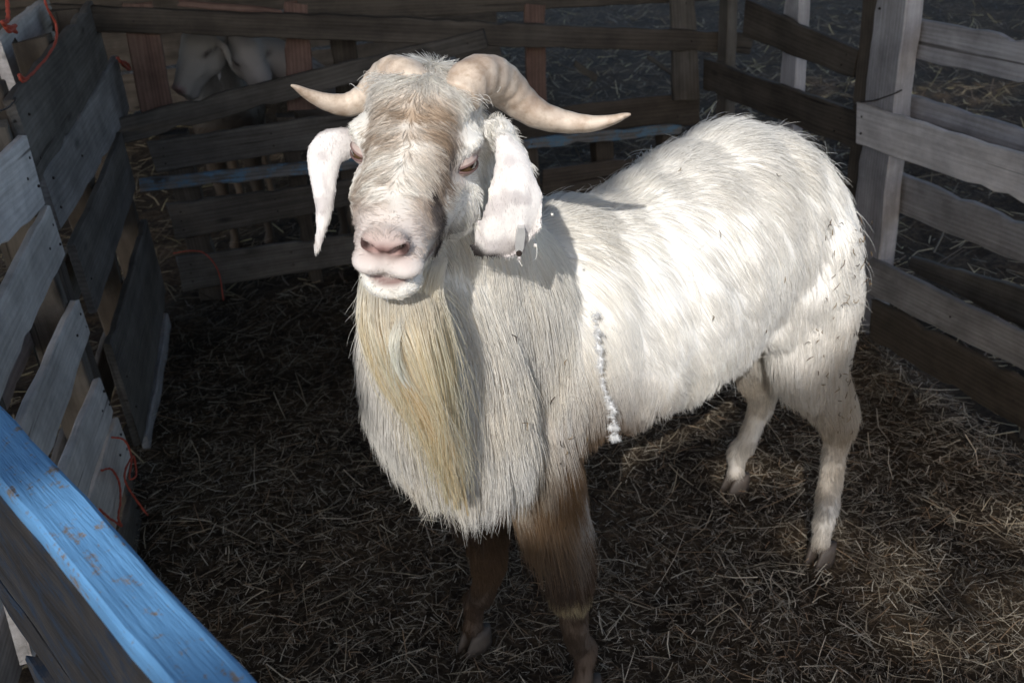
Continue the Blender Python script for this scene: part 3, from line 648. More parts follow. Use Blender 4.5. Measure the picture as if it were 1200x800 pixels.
def goat_colour(P, skin=False):
    z = goat_zone(P); h = z['h']; n = len(P)
    n1 = wave(P, 12, 5); n2 = wave(P, 40, 6); n3 = wave(P, 110, 7)
    c = np.repeat(WHT[None], n, 0) * (1 + .05 * n2)[:, None]
    warm = np.clip(.3 + .6 * wave(P, 6, 1), 0, 1)[:, None] * .35; c = c * (1 - warm) + np.array([.80, .73, .60]) * warm
    def bl_(c, w, col): return c + (np.asarray(col) - c) * np.clip(w, 0, 1)[:, None]
    front = sstep(.22, -.02, z['t'])
    c = bl_(c, front * sstep(1.0, .75, P[:, 2]) * (.14 + .24 * n1 + .2 * n2), CRM)
    c = bl_(c, front * sstep(.55, .46, P[:, 2]) * (.10 + .5 * n1), TAN)
    d = np.linalg.norm((P - BRPT) * [1, 1, .8], axis=1)
    c = bl_(c, sstep(.21, .05, d) * (.85 + .55 * n1 + .3 * n2), BRN * .85)
    c = bl_(c, sstep(.12, .03, np.linalg.norm(P - at(735, 505, 1.36), axis=1)) * (.6 + .4 * n1), TAN * .9)
    lf = sstep(.47, .33, P[:, 2] + .02 * n1 - .07 * (z['side'] < .02)) * (z['t'] < .42)
    up_ = sstep(.56, .44, P[:, 2] + .03 * n1) * (z['t'] < .3); c = bl_(c, up_ * (.50 + .6 * n2 + .4 * n1), (.30, .20, .125)); c = bl_(c, lf * .95, DBR * (1.5)); c = bl_(c, lf * sstep(.0, .6, n1 + .3 * n2) * .6, (.15, .10, .065))
    c = bl_(c, np.exp(-((P[:, 2] - (kn[2] - .012)) / .017) ** 2) * (z['side'] > 0) * (z['t'] < .3) * .9, (.50, .42, .27))
    lh = sstep(.55, .30, P[:, 2]) * (z['t'] > .55)
    c = bl_(c, lh * (.55 + .25 * n1), (.52, .45, .37)); c = bl_(c, sstep(.12, .02, P[:, 2]) * .8 * (z['t'] > .5), (.22, .18, .14))
    rump = sstep(.80, 1.1, z['t']) * sstep(.74, .5, P[:, 2]); c = bl_(c, rump * (.42 + .55 * n1 + .35 * n2), (.38, .31, .23))
    c = bl_(c, sstep(.5, .44, P[:, 2]) * (z['t'] > .2) * (z['t'] < .7) * .4, TAN)
    # head
    H = z['head']; ax = np.abs(h[:, 0])
    br = H * sstep(.053, .040, ax + .006 * n2) * sstep(.150, .11, h[:, 1] + .01 * n2) * sstep(-.085, -.04, h[:, 1]) * (h[:, 2] > -.02)
    c = bl_(c, br * (.62 + .40 * n3 + .30 * n2) * (.12 + .88 * sstep(-.035, .03, h[:, 1])), np.array([.38, .29, .215]))
    side_br = H * np.exp(-((ax - .046 + .05 * np.clip(h[:, 1], 0, .2)) / .009) ** 2) * sstep(.14, .10, h[:, 1]) * sstep(-.02, .02, h[:, 1]) * (h[:, 2] > -.05)
    c = bl_(c, side_br * (.55 + .5 * n2), (.20, .14, .10))
    c = bl_(c, side_br * (h[:, 0] > 0) * .6, (.12, .085, .065))
    st_ = np.max([np.exp(-(np.linalg.norm(P - q, axis=1) / r_) ** 2) for q, r_ in STAIN], axis=0)
    c = bl_(c, H * sstep(.15, .6, st_ * (1 + .5 * n3 + .3 * n2)), (.055, .045, .042))
    pat = np.exp(-(((h - [-.055, -.03, .055]) / [.02, .03, .025]) ** 2).sum(1)); c = bl_(c, H * pat * (.3 + .5 * n2), (.3, .26, .25))
    for g in (-1, 1):
        ey = np.exp(-(((h - [g * .066, .010, .011]) / [.03, .022, .010]) ** 2).sum(1)); c = bl_(c, H * ey * .8, (.36, .25, .25))
    c = bl_(c, H * sstep(.115, .162, h[:, 1]) * sstep(-.035, -.02, h[:, 2]) * .75, (.56, .44, .38)); c = bl_(c, H * sstep(.085, .13, h[:, 1]) * (.55 + .3 * n2) * (h[:, 2] > -.052), (.60, .53, .505))
    if skin:
        c = bl_(c, H * sstep(.142, .156, h[:, 1]) * np.exp(-((h[:, 2] + .006) / .0135) ** 2) * sstep(.030, .023, ax), (.27, .15, .135))
        c = bl_(c, H * sstep(.04, .7, np.maximum.reduce([np.exp(-(((h - [g * .0185, .160, -.004]) / [.008, .022, .006]) ** 2).sum(1)) for g in (-1, 1)])), (.05, .028, .026))
        ml = np.exp(-((h[:, 2] - (-.0540 + 8 * h[:, 0] ** 2)) / (.0050 - .02 * ax)) ** 2) * (h[:, 1] > .085) * H * (ax < .05)
        c = bl_(c, ml * .95, (.17, .095, .085))
    ew = z['ear']; c = bl_(c, ew * .6, (.76, .725, .73)); c = bl_(c, ew * sstep(.0, .8, n3 + .5 * n2) * .45, (.34, .29, .30))
    dk = sstep(.020, .006, np.minimum(np.linalg.norm(P - at(556, 297, 1.05), axis=1) - .004, np.linalg.norm(P - at(574, 304, 1.05), axis=1) - .003))
    c = bl_(c, ew * dk, (.04, .035, .035))
    return np.clip(c, .01, .9)
def set_tint(me, c):
    a = me.color_attributes.new('tint', 'FLOAT_COLOR', 'POINT')
    a.data.foreach_set('color', np.concatenate([c, np.ones((len(c), 1))], 1).astype(np.float32).ravel())
set_tint(me_g, goat_colour(V, True)); me_g.materials.append(M_SKIN)
me_g.polygons.foreach_set('use_smooth', np.ones(len(me_g.polygons), bool))
goat = link('goat', me_g)
props(goat, 'large white horned buck with long yellow beard standing in the middle of the pen', 'goat')
# ---------------------------------------------------------------- hair
from mathutils.kdtree import KDTree
def mesh_tris(me):
    me.calc_loop_triangles(); t = np.empty(len(me.loop_triangles) * 3, np.int32); me.loop_triangles.foreach_get('vertices', t); return t.reshape(-1, 3)
def sample(me, V, NV, n, dens):
    T = mesh_tris(me); a = V[T]; ar = np.linalg.norm(np.cross(a[:, 1] - a[:, 0], a[:, 2] - a[:, 0]), axis=1) * .5
    w = ar * dens(a.mean(1)); w = np.maximum(w, 0); pick = np.searchsorted(np.cumsum(w) / w.sum(), RNG.random(n)); pick = np.minimum(pick, len(T) - 1)
    r1 = np.sqrt(RNG.random(n)); r2 = RNG.random(n); b = np.stack([1 - r1, r1 * (1 - r2), r1 * r2], 1)
    P = (V[T[pick]] * b[..., None]).sum(1); Nn = (NV[T[pick]] * b[..., None]).sum(1); Nn /= np.linalg.norm(Nn, axis=1)[:, None] + 1e-9
    return P, Nn
def unit(a): return a / (np.linalg.norm(a, axis=1)[:, None] + 1e-9)
def strands(P, Nn, D, Ln, lift, grav, K=7, curl=.12, seed=0):
    """D: preferred direction (projected on the skin); returns (n,K,3)"""
    D = unit(D - Nn * (D * Nn).sum(1)[:, None]); out = np.empty((len(P), K, 3)); p = P - Nn * .001
    out[:, 0] = p; g = np.array([0, 0, -1.0])
    jit = RNG.normal(0, 1, (len(P), 3)) * curl
    for k in range(1, K):
        t = k / (K - 1)
        d = D + Nn * (lift * (1 - .75 * t))[:, None] + g * (grav * t)[:, None] + jit * (.35 + t)
        p = p + unit(d) * (Ln / (K - 1))[:, None]; out[:, k] = p
    return out
def clump(S, n_c, amt, power=1.4):
    n, K, _ = S.shape; idx = RNG.choice(n, n_c, replace=False); kd = KDTree(n_c)
    for i, j in enumerate(idx): kd.insert(S[j, 0], i)
    kd.balance(); near = np.array([kd.find(p)[1] for p in S[:, 0]]); G = S[idx[near]]
    for k in range(1, K):
        t = (k / (K - 1)) ** power; f = (amt * t)[:, None]; S[:, k] += (G[:, k] - S[:, k]) * f
    return S
def hair_obj(name, S, r0, r1, col, parent, mat, tipcol=None):
    n, K, _ = S.shape; cu = bpy.data.hair_curves.new(name); cu.add_curves([K] * n)
    cu.attributes['position'].data.foreach_set('vector', S.reshape(-1, 3).astype(np.float32).ravel())
    ra = cu.attributes.get('radius') or cu.attributes.new('radius', 'FLOAT', 'POINT')
    t = np.linspace(0, 1, K)[None]; r0 = np.broadcast_to(np.asarray(r0), (n,))[:, None]
    ra.data.foreach_set('value', (r0 * (1 - t) + r1 * t).astype(np.float32).ravel())
    ca = cu.attributes.new('tint', 'FLOAT_COLOR', 'POINT' if col.ndim == 3 else 'CURVE')
    col = col.reshape(-1, 3)
    ca.data.foreach_set('color', np.concatenate([col, np.ones((len(col), 1))], 1).astype(np.float32).ravel())
    cu.materials.append(mat); o = link(name, cu, parent)
    return o

NB = int(330000 * HAIRQ)
def body_density(Pc):
    z = goat_zone(Pc); d = 1.0 + 2.2 * z['head'] * (1 - z['ear']) + 2.4 * z['ear'] + .8 * np.maximum(z['legf'], z['legh'])
    h = z['h']; bare = (h[:, 1] > .154) & (h[:, 2] > -.020) & (h[:, 2] < .003) & (np.abs(h[:, 0]) < .026)
    bare |= (np.abs(h[:, 2] - (-.0540 + 8 * h[:, 0] ** 2)) < .0040 - .015 * np.abs(h[:, 0])) & (h[:, 1] > .085) & (np.abs(h[:, 0]) < .052)
    for g in (-1, 1): bare |= ((((h - [g * .066, .012, .011]) / [.03, .018, .0060]) ** 2).sum(1) < 1)
    d[bare & (z['head'] > .3)] = 0; d[Pc[:, 2] < .035] = 0
    rim = np.min([np.linalg.norm(Pc - at(u, v, 1.045), axis=1) - r for u, v, r in ((605, 225, .03), (602, 250, .034), (592, 280, .034), (618, 240, .026), (630, 245, .022), (618, 280, .022), (600, 300, .02))], axis=0)
    d[(rim < .012) & (Pc[:, 1] < 1.10) & (z['ear'] < .5) & (z['head'] < .5)] = 0
    return d
P, Nn = sample(me_g, V, NV, NB, body_density)
z = goat_zone(P); h = z['h']; t = z['t']; side = z['side']; H = z['head']; EAR = z['ear']
wv3 = lambda f, c: np.stack([wave(P, f, c), wave(P, f, c + 1), wave(P, f, c + 2)], 1)
down = np.array([0, 0, -1.0]); back = -G_F
sidefac = sstep(.02, .16, np.abs(side))
D = back * (1.0 - .30 * sidefac - .35 * sstep(.6, 1.1, t))[:, None] + down * (.25 + .85 * sidefac + .8 * sstep(.72, .5, P[:, 2]) + .6 * sstep(.85, 1.1, t))[:, None]
chest = sstep(.16, -.06, t)
D = D * (1 - chest)[:, None] + (down * 1.0 + back * .12)[None] * chest[:, None]
D += wv3(6, 0) * .20 + wv3(15, 3) * .09
# face: from the nose up and outwards over the brow
topf = sstep(-.03, .02, h[:, 2]) * sstep(.14, .10, h[:, 1])
Dh = HM[None] * (topf * (.45 + .35 * sstep(.0, -.05, h[:, 1])) - .8 * (1 - topf) * (h[:, 1] < .1) * (h[:, 2] > -.02))[:, None] + HS[None] * (np.tanh(h[:, 0] / .006) * (.75 + .3 * sstep(.0, .05, np.abs(h[:, 0]))))[:, None]  + down * (1.1 * sstep(.01, -.05, h[:, 2]))[:, None]
Dh += wv3(38, 2) * .35
D = D * (1 - H)[:, None] + Dh * H[:, None]
leg = np.maximum(z['legf'], z['legh']); D = D * (1 - leg)[:, None] + (down + back * .1) * leg[:, None]
D = D * (1 - EAR)[:, None] + down * EAR[:, None]
Ln = .056 + .012 * wave(P, 9, 3) + .040 * chest * sstep(1.02, .85, P[:, 2]) + .022 * sstep(.56, .46, P[:, 2]) * (P[:, 2] > .4)
Ln = Ln * (1 - .35 * sstep(.9, 1.1, t) * sidefac)
Ln += .010 * sstep(.86, .93, P[:, 2]) * (t > .0) + .014 * sstep(.8, 1.0, t) * sstep(.62, .45, P[:, 2])
hlen = .011 + .016 * sstep(.0, -.05, h[:, 1]) * sstep(.03, .07, h[:, 2]) + .012 * sstep(-.01, -.05, h[:, 2]) * sstep(.12, .06, h[:, 1]) + .009 * sstep(.13, .06, h[:, 1]) * sstep(.06, .03, np.abs(h[:, 0])) * (h[:, 2] > -.02)
hlen = hlen * (1 - .25 * sstep(.08, .12, h[:, 1])) * (1 - .4 * sstep(.08, .11, h[:, 1]) * (h[:, 2] < -.02) * (h[:, 2] > -.058))
Ln = Ln * (1 - H) + hlen * H
Ln = Ln * (1 - leg) + leg * (.024 + .024 * sstep(.22, .36, P[:, 2]))
Ln = np.where(EAR > .5, .0060, Ln) * (RNG.uniform(.45, 1.15, len(P)) + chest * (P[:, 2] < .68) * RNG.uniform(-.15, .45, len(P)))
lift = .17 + .08 * RNG.normal(0, 1, len(P)) + .25 * leg + .12 * chest * (1 - leg) + .20 * sstep(.75, .95, t) * sstep(.64, .5, P[:, 2]) + .25 * sstep(.84, .92, P[:, 2]) * (1 - H) * (t > 0); lift = np.where(H > .5, .38, lift); lift = np.where((H > .5) & (h[:, 1] > .09), .6, lift); lift = np.where(EAR > .5, .42, lift); lift = np.maximum(lift, .12)
grav = .45 + .3 * sidefac; grav = np.where(H > .5, .08, grav)
S = strands(P, Nn, D, Ln, lift, grav, 7, .075)
am = np.clip(.50 + .22 * RNG.normal(0, 1, len(P)), 0, .85); am = np.where(H > .5, am * .75, am); am = np.where(EAR > .5, 0, am)
S = clump(S, NB // 420, am * .45, 1.1); S = clump(S, NB // 14, am * .75)
col = goat_colour(P) * (1 + np.where(leg > .4, .30, np.where(EAR > .5, .18, np.where(H > .5, .26, .10))) * RNG.uniform(-1, .9, len(P)))[:, None]; col = np.clip(col, 0, .88)
rr = np.where(H > .5, .00036, .00044); rr = np.where(EAR > .5, .00032, rr); rr = np.where(leg > .5, .00045, rr) / math.sqrt(min(1, HAIRQ))
fl = H + EAR < .5
o = hair_obj('fleece', S[fl], rr[fl], .00010, col[fl], goat, M_HAIR)
o = hair_obj('face_hair', S[~fl], rr[~fl], .00010, col[~fl], goat, M_HAIR)
# stray wisps standing off the back and chest
n = int(1300 * HAIRQ)
P, Nn = sample(me_g, V, NV, n, lambda q: (goat_zone(q)['head'] < .2) * (goat_zone(q)['ear'] < .5) * (q[:, 2] > .5) * (1 + 2.5 * (q[:, 2] > .86)))
z = goat_zone(P); D = np.repeat(back[None], n, 0) * .5 + down * .6 + RNG.normal(0, .4, (n, 3))
S = strands(P, Nn, D, RNG.uniform(.035, .07, n), RNG.uniform(.4, .9, n), RNG.uniform(.2, .7, n), 7, .2)
hair_obj('stray_hair', S, .00035, .0001, goat_colour(P), goat, M_HAIR)

# topknot between the horns
n = int(2600 * HAIRQ)
lx = RNG.normal(0, .020, n); ly = RNG.uniform(-.085, -.02, n); lz = .083 - .9 * (ly + .04) ** 2 * 6 - np.abs(lx) * .25
P = HE + np.stack([lx, ly, lz], 1) @ np.array([HS, HM, HN]); Nn = np.repeat(HN[None], n, 0)
D = HM[None] * RNG.uniform(.3, 1.0, (n, 1)) + HS[None] * (lx * 22 + RNG.normal(0, .35, n))[:, None]
S = strands(P, Nn, D, RNG.uniform(.018, .036, n), np.full(n, .75), np.full(n, .7), 7, .2); S = clump(S, 90, np.full(n, .55))
hair_obj('topknot', S, .00042, .0001, np.clip(goat_colour(P) * .45 + WHT * .55, 0, .85) * RNG.uniform(.8, 1.1, (n, 1)), goat, M_HAIR)

# beard: one hanging mass with a few long locks
def mass(name, cl, nst, cols, K=12, r0=.00032, locks=26, wav=.004, parent=None, root_mix=None, tmin=.72):
    """cl rows: point(3), half width, half depth"""
    C_ = spline(cl, K); n = nst
    lk = RNG.integers(0, locks, n); la = RNG.uniform(0, 6.283, locks); lr = np.sqrt(RNG.random(locks)) * .95; lph = RNG.uniform(0, 6.28, locks); lf_ = RNG.uniform(2.5, 5.5, locks); lt = RNG.uniform(tmin, 1.0, locks)
    a0 = RNG.uniform(0, 6.283, n); r_ = np.minimum(np.abs(RNG.normal(0, .45, n)), 1); o1 = np.stack([r_ * np.cos(a0), r_ * np.sin(a0)], 1); o2 = np.stack([lr * np.cos(la), lr * np.sin(la)], 1)[lk]
    te = np.clip(lt[lk] * RNG.uniform(.82, 1.03, n), .2, 1); S = np.empty((n, K, 3)); ts = np.linspace(0, 1, K); jx = RNG.normal(0, 1, (n, 3)); stray = (RNG.random(n) < .05) * RNG.uniform(.005, .02, n)
    for k in range(K):
        tt = te * ts[k]; ii = np.clip(tt * (K - 1), 0, K - 1.001); i0 = ii.astype(int); f = (ii - i0)[:, None]; c = C_[i0] * (1 - f) + C_[i0 + 1] * f
        q = (.25 + .40 * np.minimum(1, tt * 1.6) + .25 * tt)[:, None]; off = o1 * (1 - q) + o2 * (.9 - .25 * tt)[:, None] * (.3 + .7 * q) + o1 * .10
        am_ = wav * np.minimum(1, tt * 2.2); wv_ = am_ * np.sin(tt * lf_[lk] + lph[lk]); wz_ = am_ * np.sin(tt * lf_[lk] * 1.3 + lph[lk] * 2)
        S[:, k] = c[:, :3] + np.array([1, 0, 0]) * (off[:, 0] * c[:, 3] + wv_)[:, None] + np.array([0, 1, 0]) * (off[:, 1] * c[:, 4] + wz_)[:, None] + jx * (stray * ts[k] ** 1.5)[:, None]
    lc_ = RNG.uniform(0, 1, locks)[lk] * .6 + RNG.random(n) * .4
    ci_ = np.clip((lc_ * len(cols)).astype(int), 0, len(cols) - 1); cc = cols[ci_] * RNG.uniform(.88, 1.06, (n, 1))
    gt = (te[:, None] * ts[None])[..., None]; pale = np.array([.86, .82, .74]); f_ = np.clip(1.15 - gt * 2.6, 0, 1); cc = cc[:, None] * (1 - f_) + (pale * RNG.uniform(.9, 1.03, (n, 1)))[:, None] * f_
    return hair_obj(name, S, r0, .00012, np.clip(cc, 0, .86), parent or goat, M_BEARD)
ch = lambda u, v, Y: at(u, v, Y)
YEL = np.array([[.88, .77, .55], [.88, .81, .64], [.85, .70, .46], [.88, .84, .73]])
mass('beard', [[*ch(468, 330, 1.0), .026, .022], [*ch(472, 356, .962), .032, .030], [*ch(478, 385, .935), .033, .034], [*ch(492, 430, .940), .034, .032], [*ch(509, 475, .955), .029, .026], [*ch(520, 520, .975), .021, .018], [*ch(529, 560, .995), .014, .012], [*ch(537, 603, 1.01), .007, .007]], int(36000 * HAIRQ), YEL, 18, locks=44, r0=.00031, wav=.011, tmin=.72)
mass('beard', [[*ch(440, 325, 1.02), .016, .02], [*ch(440, 352, .992), .020, .02], [*ch(444, 390, .985), .024, .022], [*ch(460, 445, .980), .022, .018], [*ch(490, 495, .988), .016, .013], [*ch(514, 550, 1.0), .009, .008]], int(10000 * HAIRQ), np.array([[.84, .79, .66], [.82, .73, .54], [.86, .82, .73]]), 14, locks=30, wav=.005, tmin=.6)
mass('beard', [[*ch(508, 305, 1.01), .014, .02], [*ch(500, 340, .985), .016, .02], [*ch(510, 385, .970), .018, .02], [*ch(522, 440, .975), .016, .018], [*ch(530, 500, .99), .011, .012], [*ch(534, 560, 1.0), .006, .008]], int(9000 * HAIRQ), np.array([[.84, .79, .66], [.82, .74, .56], [.80, .70, .50]]), 14, locks=26, wav=.005, tmin=.5)
mass('beard', [[*ch(474, 362, .945), .004, .006], [*ch(464, 395, .905), .007, .007], [*ch(468, 430, .905), .006, .006], [*ch(486, 466, .915), .004, .004]], int(700 * HAIRQ), np.array([[.86, .84, .76]]), 12, locks=5, wav=.002)

# ---------------------------------------------------------------- horns
mh, nt, b = newmat('ringed_horn'); L = nt.links
tc = N(nt, 'ShaderNodeTexCoord'); at_n = N(nt, 'ShaderNodeAttribute'); at_n.attribute_name = 'tint'
n1 = noise(nt, tc.outputs['Object'], 70, 6, .7); n2 = noise(nt, tc.outputs['Object'], 16, 5, .6)
c = mix(nt, 1, at_n.outputs['Color'], ramp(nt, n1, [(.3, (.62, .55, .48)), (.55, (1, 1, 1))]), 'MULTIPLY')
c = mix(nt, ramp(nt, n2, [(.47, (0, 0, 0)), (.68, (.7, .7, .7))]), c, (.30, .19, .125))
L.new(c, b.inputs['Base Color']); b.inputs['Roughness'].default_value = .5; b.inputs['Specular IOR Level'].default_value = .35
bp = N(nt, 'ShaderNodeBump'); bp.inputs['Strength'].default_value = .4; bp.inputs['Distance'].default_value = .0015; L.new(n1, bp.inputs['Height']); L.new(bp.outputs[0], b.inputs['Normal'])
def horn(rows, twist):
    K = 90; C_ = spline([[*at(u, v, Y), r] for u, v, Y, r in rows], K); ns = 18; Vh = []; cc = []; prev = None
    for i in range(K):
        t_ = i / (K - 1); T_ = nrm(C_[min(i + 1, K - 1), :3] - C_[max(i - 1, 0), :3])
        x = prev if prev is not None else nrm(np.array([0, -1, .2])); x = nrm(x - T_ * (x @ T_)); prev = x; y = np.cross(T_, x)
        r = C_[i, 3] * .93; tw = twist * t_
        for k in range(ns):
            a = 2 * math.pi * k / ns; fl = 1 + .16 * math.cos(2 * (a - tw)) + .14 * max(0, math.cos(a - 1.35 - tw * .3)) ** 6
            rg = 1 + .026 * math.sin(i * 1.05 + .6 * math.sin(a)) * (1 - .8 * t_) + .03 * math.sin(5 * a + 3 * t_) * (1 - t_)
            Vh.append(C_[i, :3] + r * fl * rg * (math.cos(a) * x + math.sin(a) * y)); 
            base = np.array([.64, .54, .45]) * (1 - .18 * (t_ > .9)) + np.array([.08, .07, .06]) * math.sin(i * 1.05) * .5 * (1 - t_); cc.append(base)
    Fh = [(i * ns + k, i * ns + (k + 1) % ns, (i + 1) * ns + (k + 1) % ns, (i + 1) * ns + k) for i in range(K - 1) for k in range(ns)] + [tuple(reversed(range(ns))), tuple(range((K - 1) * ns, K * ns))]
    o = mesh_obj('horn', Vh, Fh, mh, goat); set_tint(o.data, np.array(cc)); return o
horn([(536, 116, 1.07, .027), (546, 98, 1.085, .029), (566, 91, 1.115, .029), (588, 101, 1.14, .0255), (608, 119, 1.15, .022), (632, 135, 1.15, .0185), (662, 143, 1.15, .0155), (692, 145, 1.14, .0115), (716, 141, 1.13, .0075), (731, 136, 1.122, .0045), (739, 134, 1.12, .0018)], 1.2)
horn([(490, 118, 1.07, .025), (482, 98, 1.085, .026), (466, 90, 1.11, .025), (448, 99, 1.14, .0215), (430, 114, 1.15, .0175), (408, 123, 1.15, .015), (384, 120, 1.14, .0115), (362, 111, 1.13, .0075), (348, 103, 1.122, .004), (341, 100, 1.12, .0015)], -1.2)

# ---------------------------------------------------------------- eyes, lids, ear tag, hooves, tuft, chaff
me_, nt, b = newmat('amber_eye'); L = nt.links
tc = N(nt, 'ShaderNodeTexCoord'); mp = N(nt, 'ShaderNodeMapping'); mp.inputs['Scale'].default_value = (75, 75, 260); L.new(tc.outputs['Object'], mp.inputs[0])
gr = N(nt, 'ShaderNodeVectorMath', operation='LENGTH')
sx = N(nt, 'ShaderNodeSeparateXYZ'); L.new(mp.outputs[0], sx.inputs[0]); cx = N(nt, 'ShaderNodeCombineXYZ'); L.new(sx.outputs['Y'], cx.inputs['Y']); L.new(sx.outputs['Z'], cx.inputs['Z']); L.new(cx.outputs[0], gr.inputs[0])
L.new(ramp(nt, gr.outputs['Value'], [(.45, (.004, .003, .003)), (.60, (.10, .06, .03))]), b.inputs['Base Color']); b.inputs['Roughness'].default_value = .08; b.inputs['Coat Weight'].default_value = .5
def eye(g):
    c0 = HE + toW([g * .0555, .010, .011]); out = nrm(toW([g * 1.0, .42, .12])); fwd = nrm(HM - out * (HM @ out)); upv = np.cross(out, fwd)
    if upv @ HN < 0: upv = -upv
    mw = Matrix(((out[0], fwd[0], upv[0], c0[0]), (out[1], fwd[1], upv[1], c0[1]), (out[2], fwd[2], upv[2], c0[2]), (0, 0, 0, 1)))
    mesh_obj('eye', SPH_V * .0145, SPH_F, me_, goat, True, mw)
    # lids: shells that leave a narrow slit
    for sgn, e0 in ((1, .20), (-1, .32)):
        Vl = []; Fl = []; n1_, n2_ = 17, 8
        for i in range(n1_):
            u_ = -1 + 2 * i / (n1_ - 1); az = u_ * 1.25; edge = e0 * math.cos(u_ * 1.45)
            for j in range(n2_):
                el = edge + (.75 - edge) * j / (n2_ - 1); r_ = .0154 + (.0010 if j == 1 else 0) - (.0008 if j == 0 else 0)
                Vl.append((r_ * math.cos(el) * math.cos(az), 1.18 * r_ * math.cos(el) * math.sin(az), sgn * r_ * math.sin(el)))
        for i in range(n1_ - 1):
            for j in range(n2_ - 1): a = i * n2_ + j; Fl.append((a, a + n2_, a + n2_ + 1, a + 1))
        ol = mesh_obj('eyelid', Vl, Fl, M_SKIN, goat, True, mw)
        lc = np.array([[.12, .07, .065] if (k % n2_) < 1 else [.20, .13, .12] if (k % n2_) < 3 else [.44, .35, .32] for k in range(len(Vl))], float); set_tint(ol.data, lc)
for g in (-1, 1): eye(g)
# ear tag: small folded metal clip through the lower edge of the broad ear
q, qn = surf(606, 282)
if q is None: q = at(606, 282, 1.04)
T0 = at(611, 266, 1.026) ; T1 = at(608, 294, 1.026); ax_ = nrm(T1 - T0); wx = nrm(np.cross(ax_, [0, 1, 0])); dz = np.cross(ax_, wx)
Vt = []
for yy in (-.004, .012):
    for (a, w_) in ((0, .0036), (.2, .0050), (.8, .0050), (1, .0036)):
        for s_ in (-1, 1): Vt.append(T0 + (T1 - T0) * a + wx * s_ * w_ + np.array([0, yy, 0]))
Ft = [(0, 1, 3, 2), (2, 3, 5, 4), (4, 5, 7, 6), (9, 8, 10, 11), (11, 10, 12, 13), (13, 12, 14, 15), (0, 2, 10, 8), (2, 4, 12, 10), (4, 6, 14, 12), (3, 1, 9, 11), (5, 3, 11, 13), (7, 5, 13, 15), (1, 0, 8, 9), (6, 7, 15, 14)]
mesh_obj('ear_tag', Vt, Ft, M_METAL, goat, False)
Vs, Fs = tube([T1 + [0, -.006, -.001], T1 + [0, .014, -.001]], [.0036, .0036], 10); mesh_obj('tag_stud', Vs, Fs, M_NAIL, goat, False)
def hoof(c, d):
    d = nrm(np.array([d[0], d[1], 0])); s_ = np.array([-d[1], d[0], 0]); Vh = []; Fh = []; n = 0
    for g in (-1, 1):
        rings = ((.045, -.012, .022, .0135), (.030, -.006, .030, .0155), (.014, .0, .036, .0165), (.0, .004, .041, .0165))
        for (zz, fo, lf, hw) in rings:
            for k in range(12):
                a = 2 * math.pi * k / 12; x_ = math.cos(a); y_ = math.sin(a); yy = y_ * hw * .88 * (1 - .45 * max(0, x_))
                Vh.append(np.array([c[0], c[1], 0]) + d * (fo + .004 + x_ * lf * .85) + s_ * (g * .0165 + yy + g * -.004 * max(0, x_)) + np.array([0, 0, zz - .006]))
        for i in range(3):
            for k in range(12): Fh.append((n + i * 12 + k, n + i * 12 + (k + 1) % 12, n + (i + 1) * 12 + (k + 1) % 12, n + (i + 1) * 12 + k))
        Fh.append(tuple(n + k for k in reversed(range(12)))); Fh.append(tuple(n + 36 + k for k in range(12))); n += 48
    mesh_obj('hoof', Vh, Fh, M_HOOF, goat)
for k_, d_ in (('nf', (-.5, -.85)), ('ff', (-.7, -.7)), ('nh', (-.75, -.65)), ('fh', (-.8, -.5))): hoof(hoofs[k_], d_)
# strings of shed white wool caught on the shoulder
tf = [(681, 372, .006), (686, 388, .008), (690, 402, .010), (694, 415, .009), (697, 427, .005), (700, 440, .005), (704, 452, .006), (708, 463, .0085), (710, 474, .005), (712, 486, .009), (713, 496, .010), (712, 507, .006), (711, 515, .005)]
tb = Blob(); tp = []
for i, (u_, v_, r_) in enumerate(tf):
    q, qn = surf(u_, v_)
    if q is None: continue
    c_ = q + qn * .026 - ray(u_, v_) / FPX * .01; tp.append(c_); tb.ell(c_, r_ * .38)
    for k in range(4): tb.ell(c_ + RNG.normal(0, r_ * .5, 3), r_ * RNG.uniform(.15, .4))
for a, b_ in zip(tp[:-1], tp[1:]):
    for f in (.33, .66): tb.ell(a * (1 - f) + b_ * f + RNG.normal(0, .0015, 3), .0022)
mt = tb.skin('wool_tuft', .0022); Vt = get_co(mt); Nt = nrmls(mt); set_tint(mt, np.full((len(Vt), 3), .76)); mt.materials.append(M_SKIN); mt.polygons.foreach_set('use_smooth', np.ones(len(mt.polygons), bool))
wt_ = link('wool_tuft', mt, goat)
P, Nn = sample(mt, Vt, Nt, 2600, lambda q: np.ones(len(q))); S = strands(P, Nn, RNG.normal(0, 1, (2600, 3)) + down, RNG.uniform(.003, .009, 2600), np.full(2600, .6), np.full(2600, .1), 5, .5)
hair_obj('wool_fluff', S, .0003, .0001, np.full((2600, 3), .78), wt_, M_HAIR)
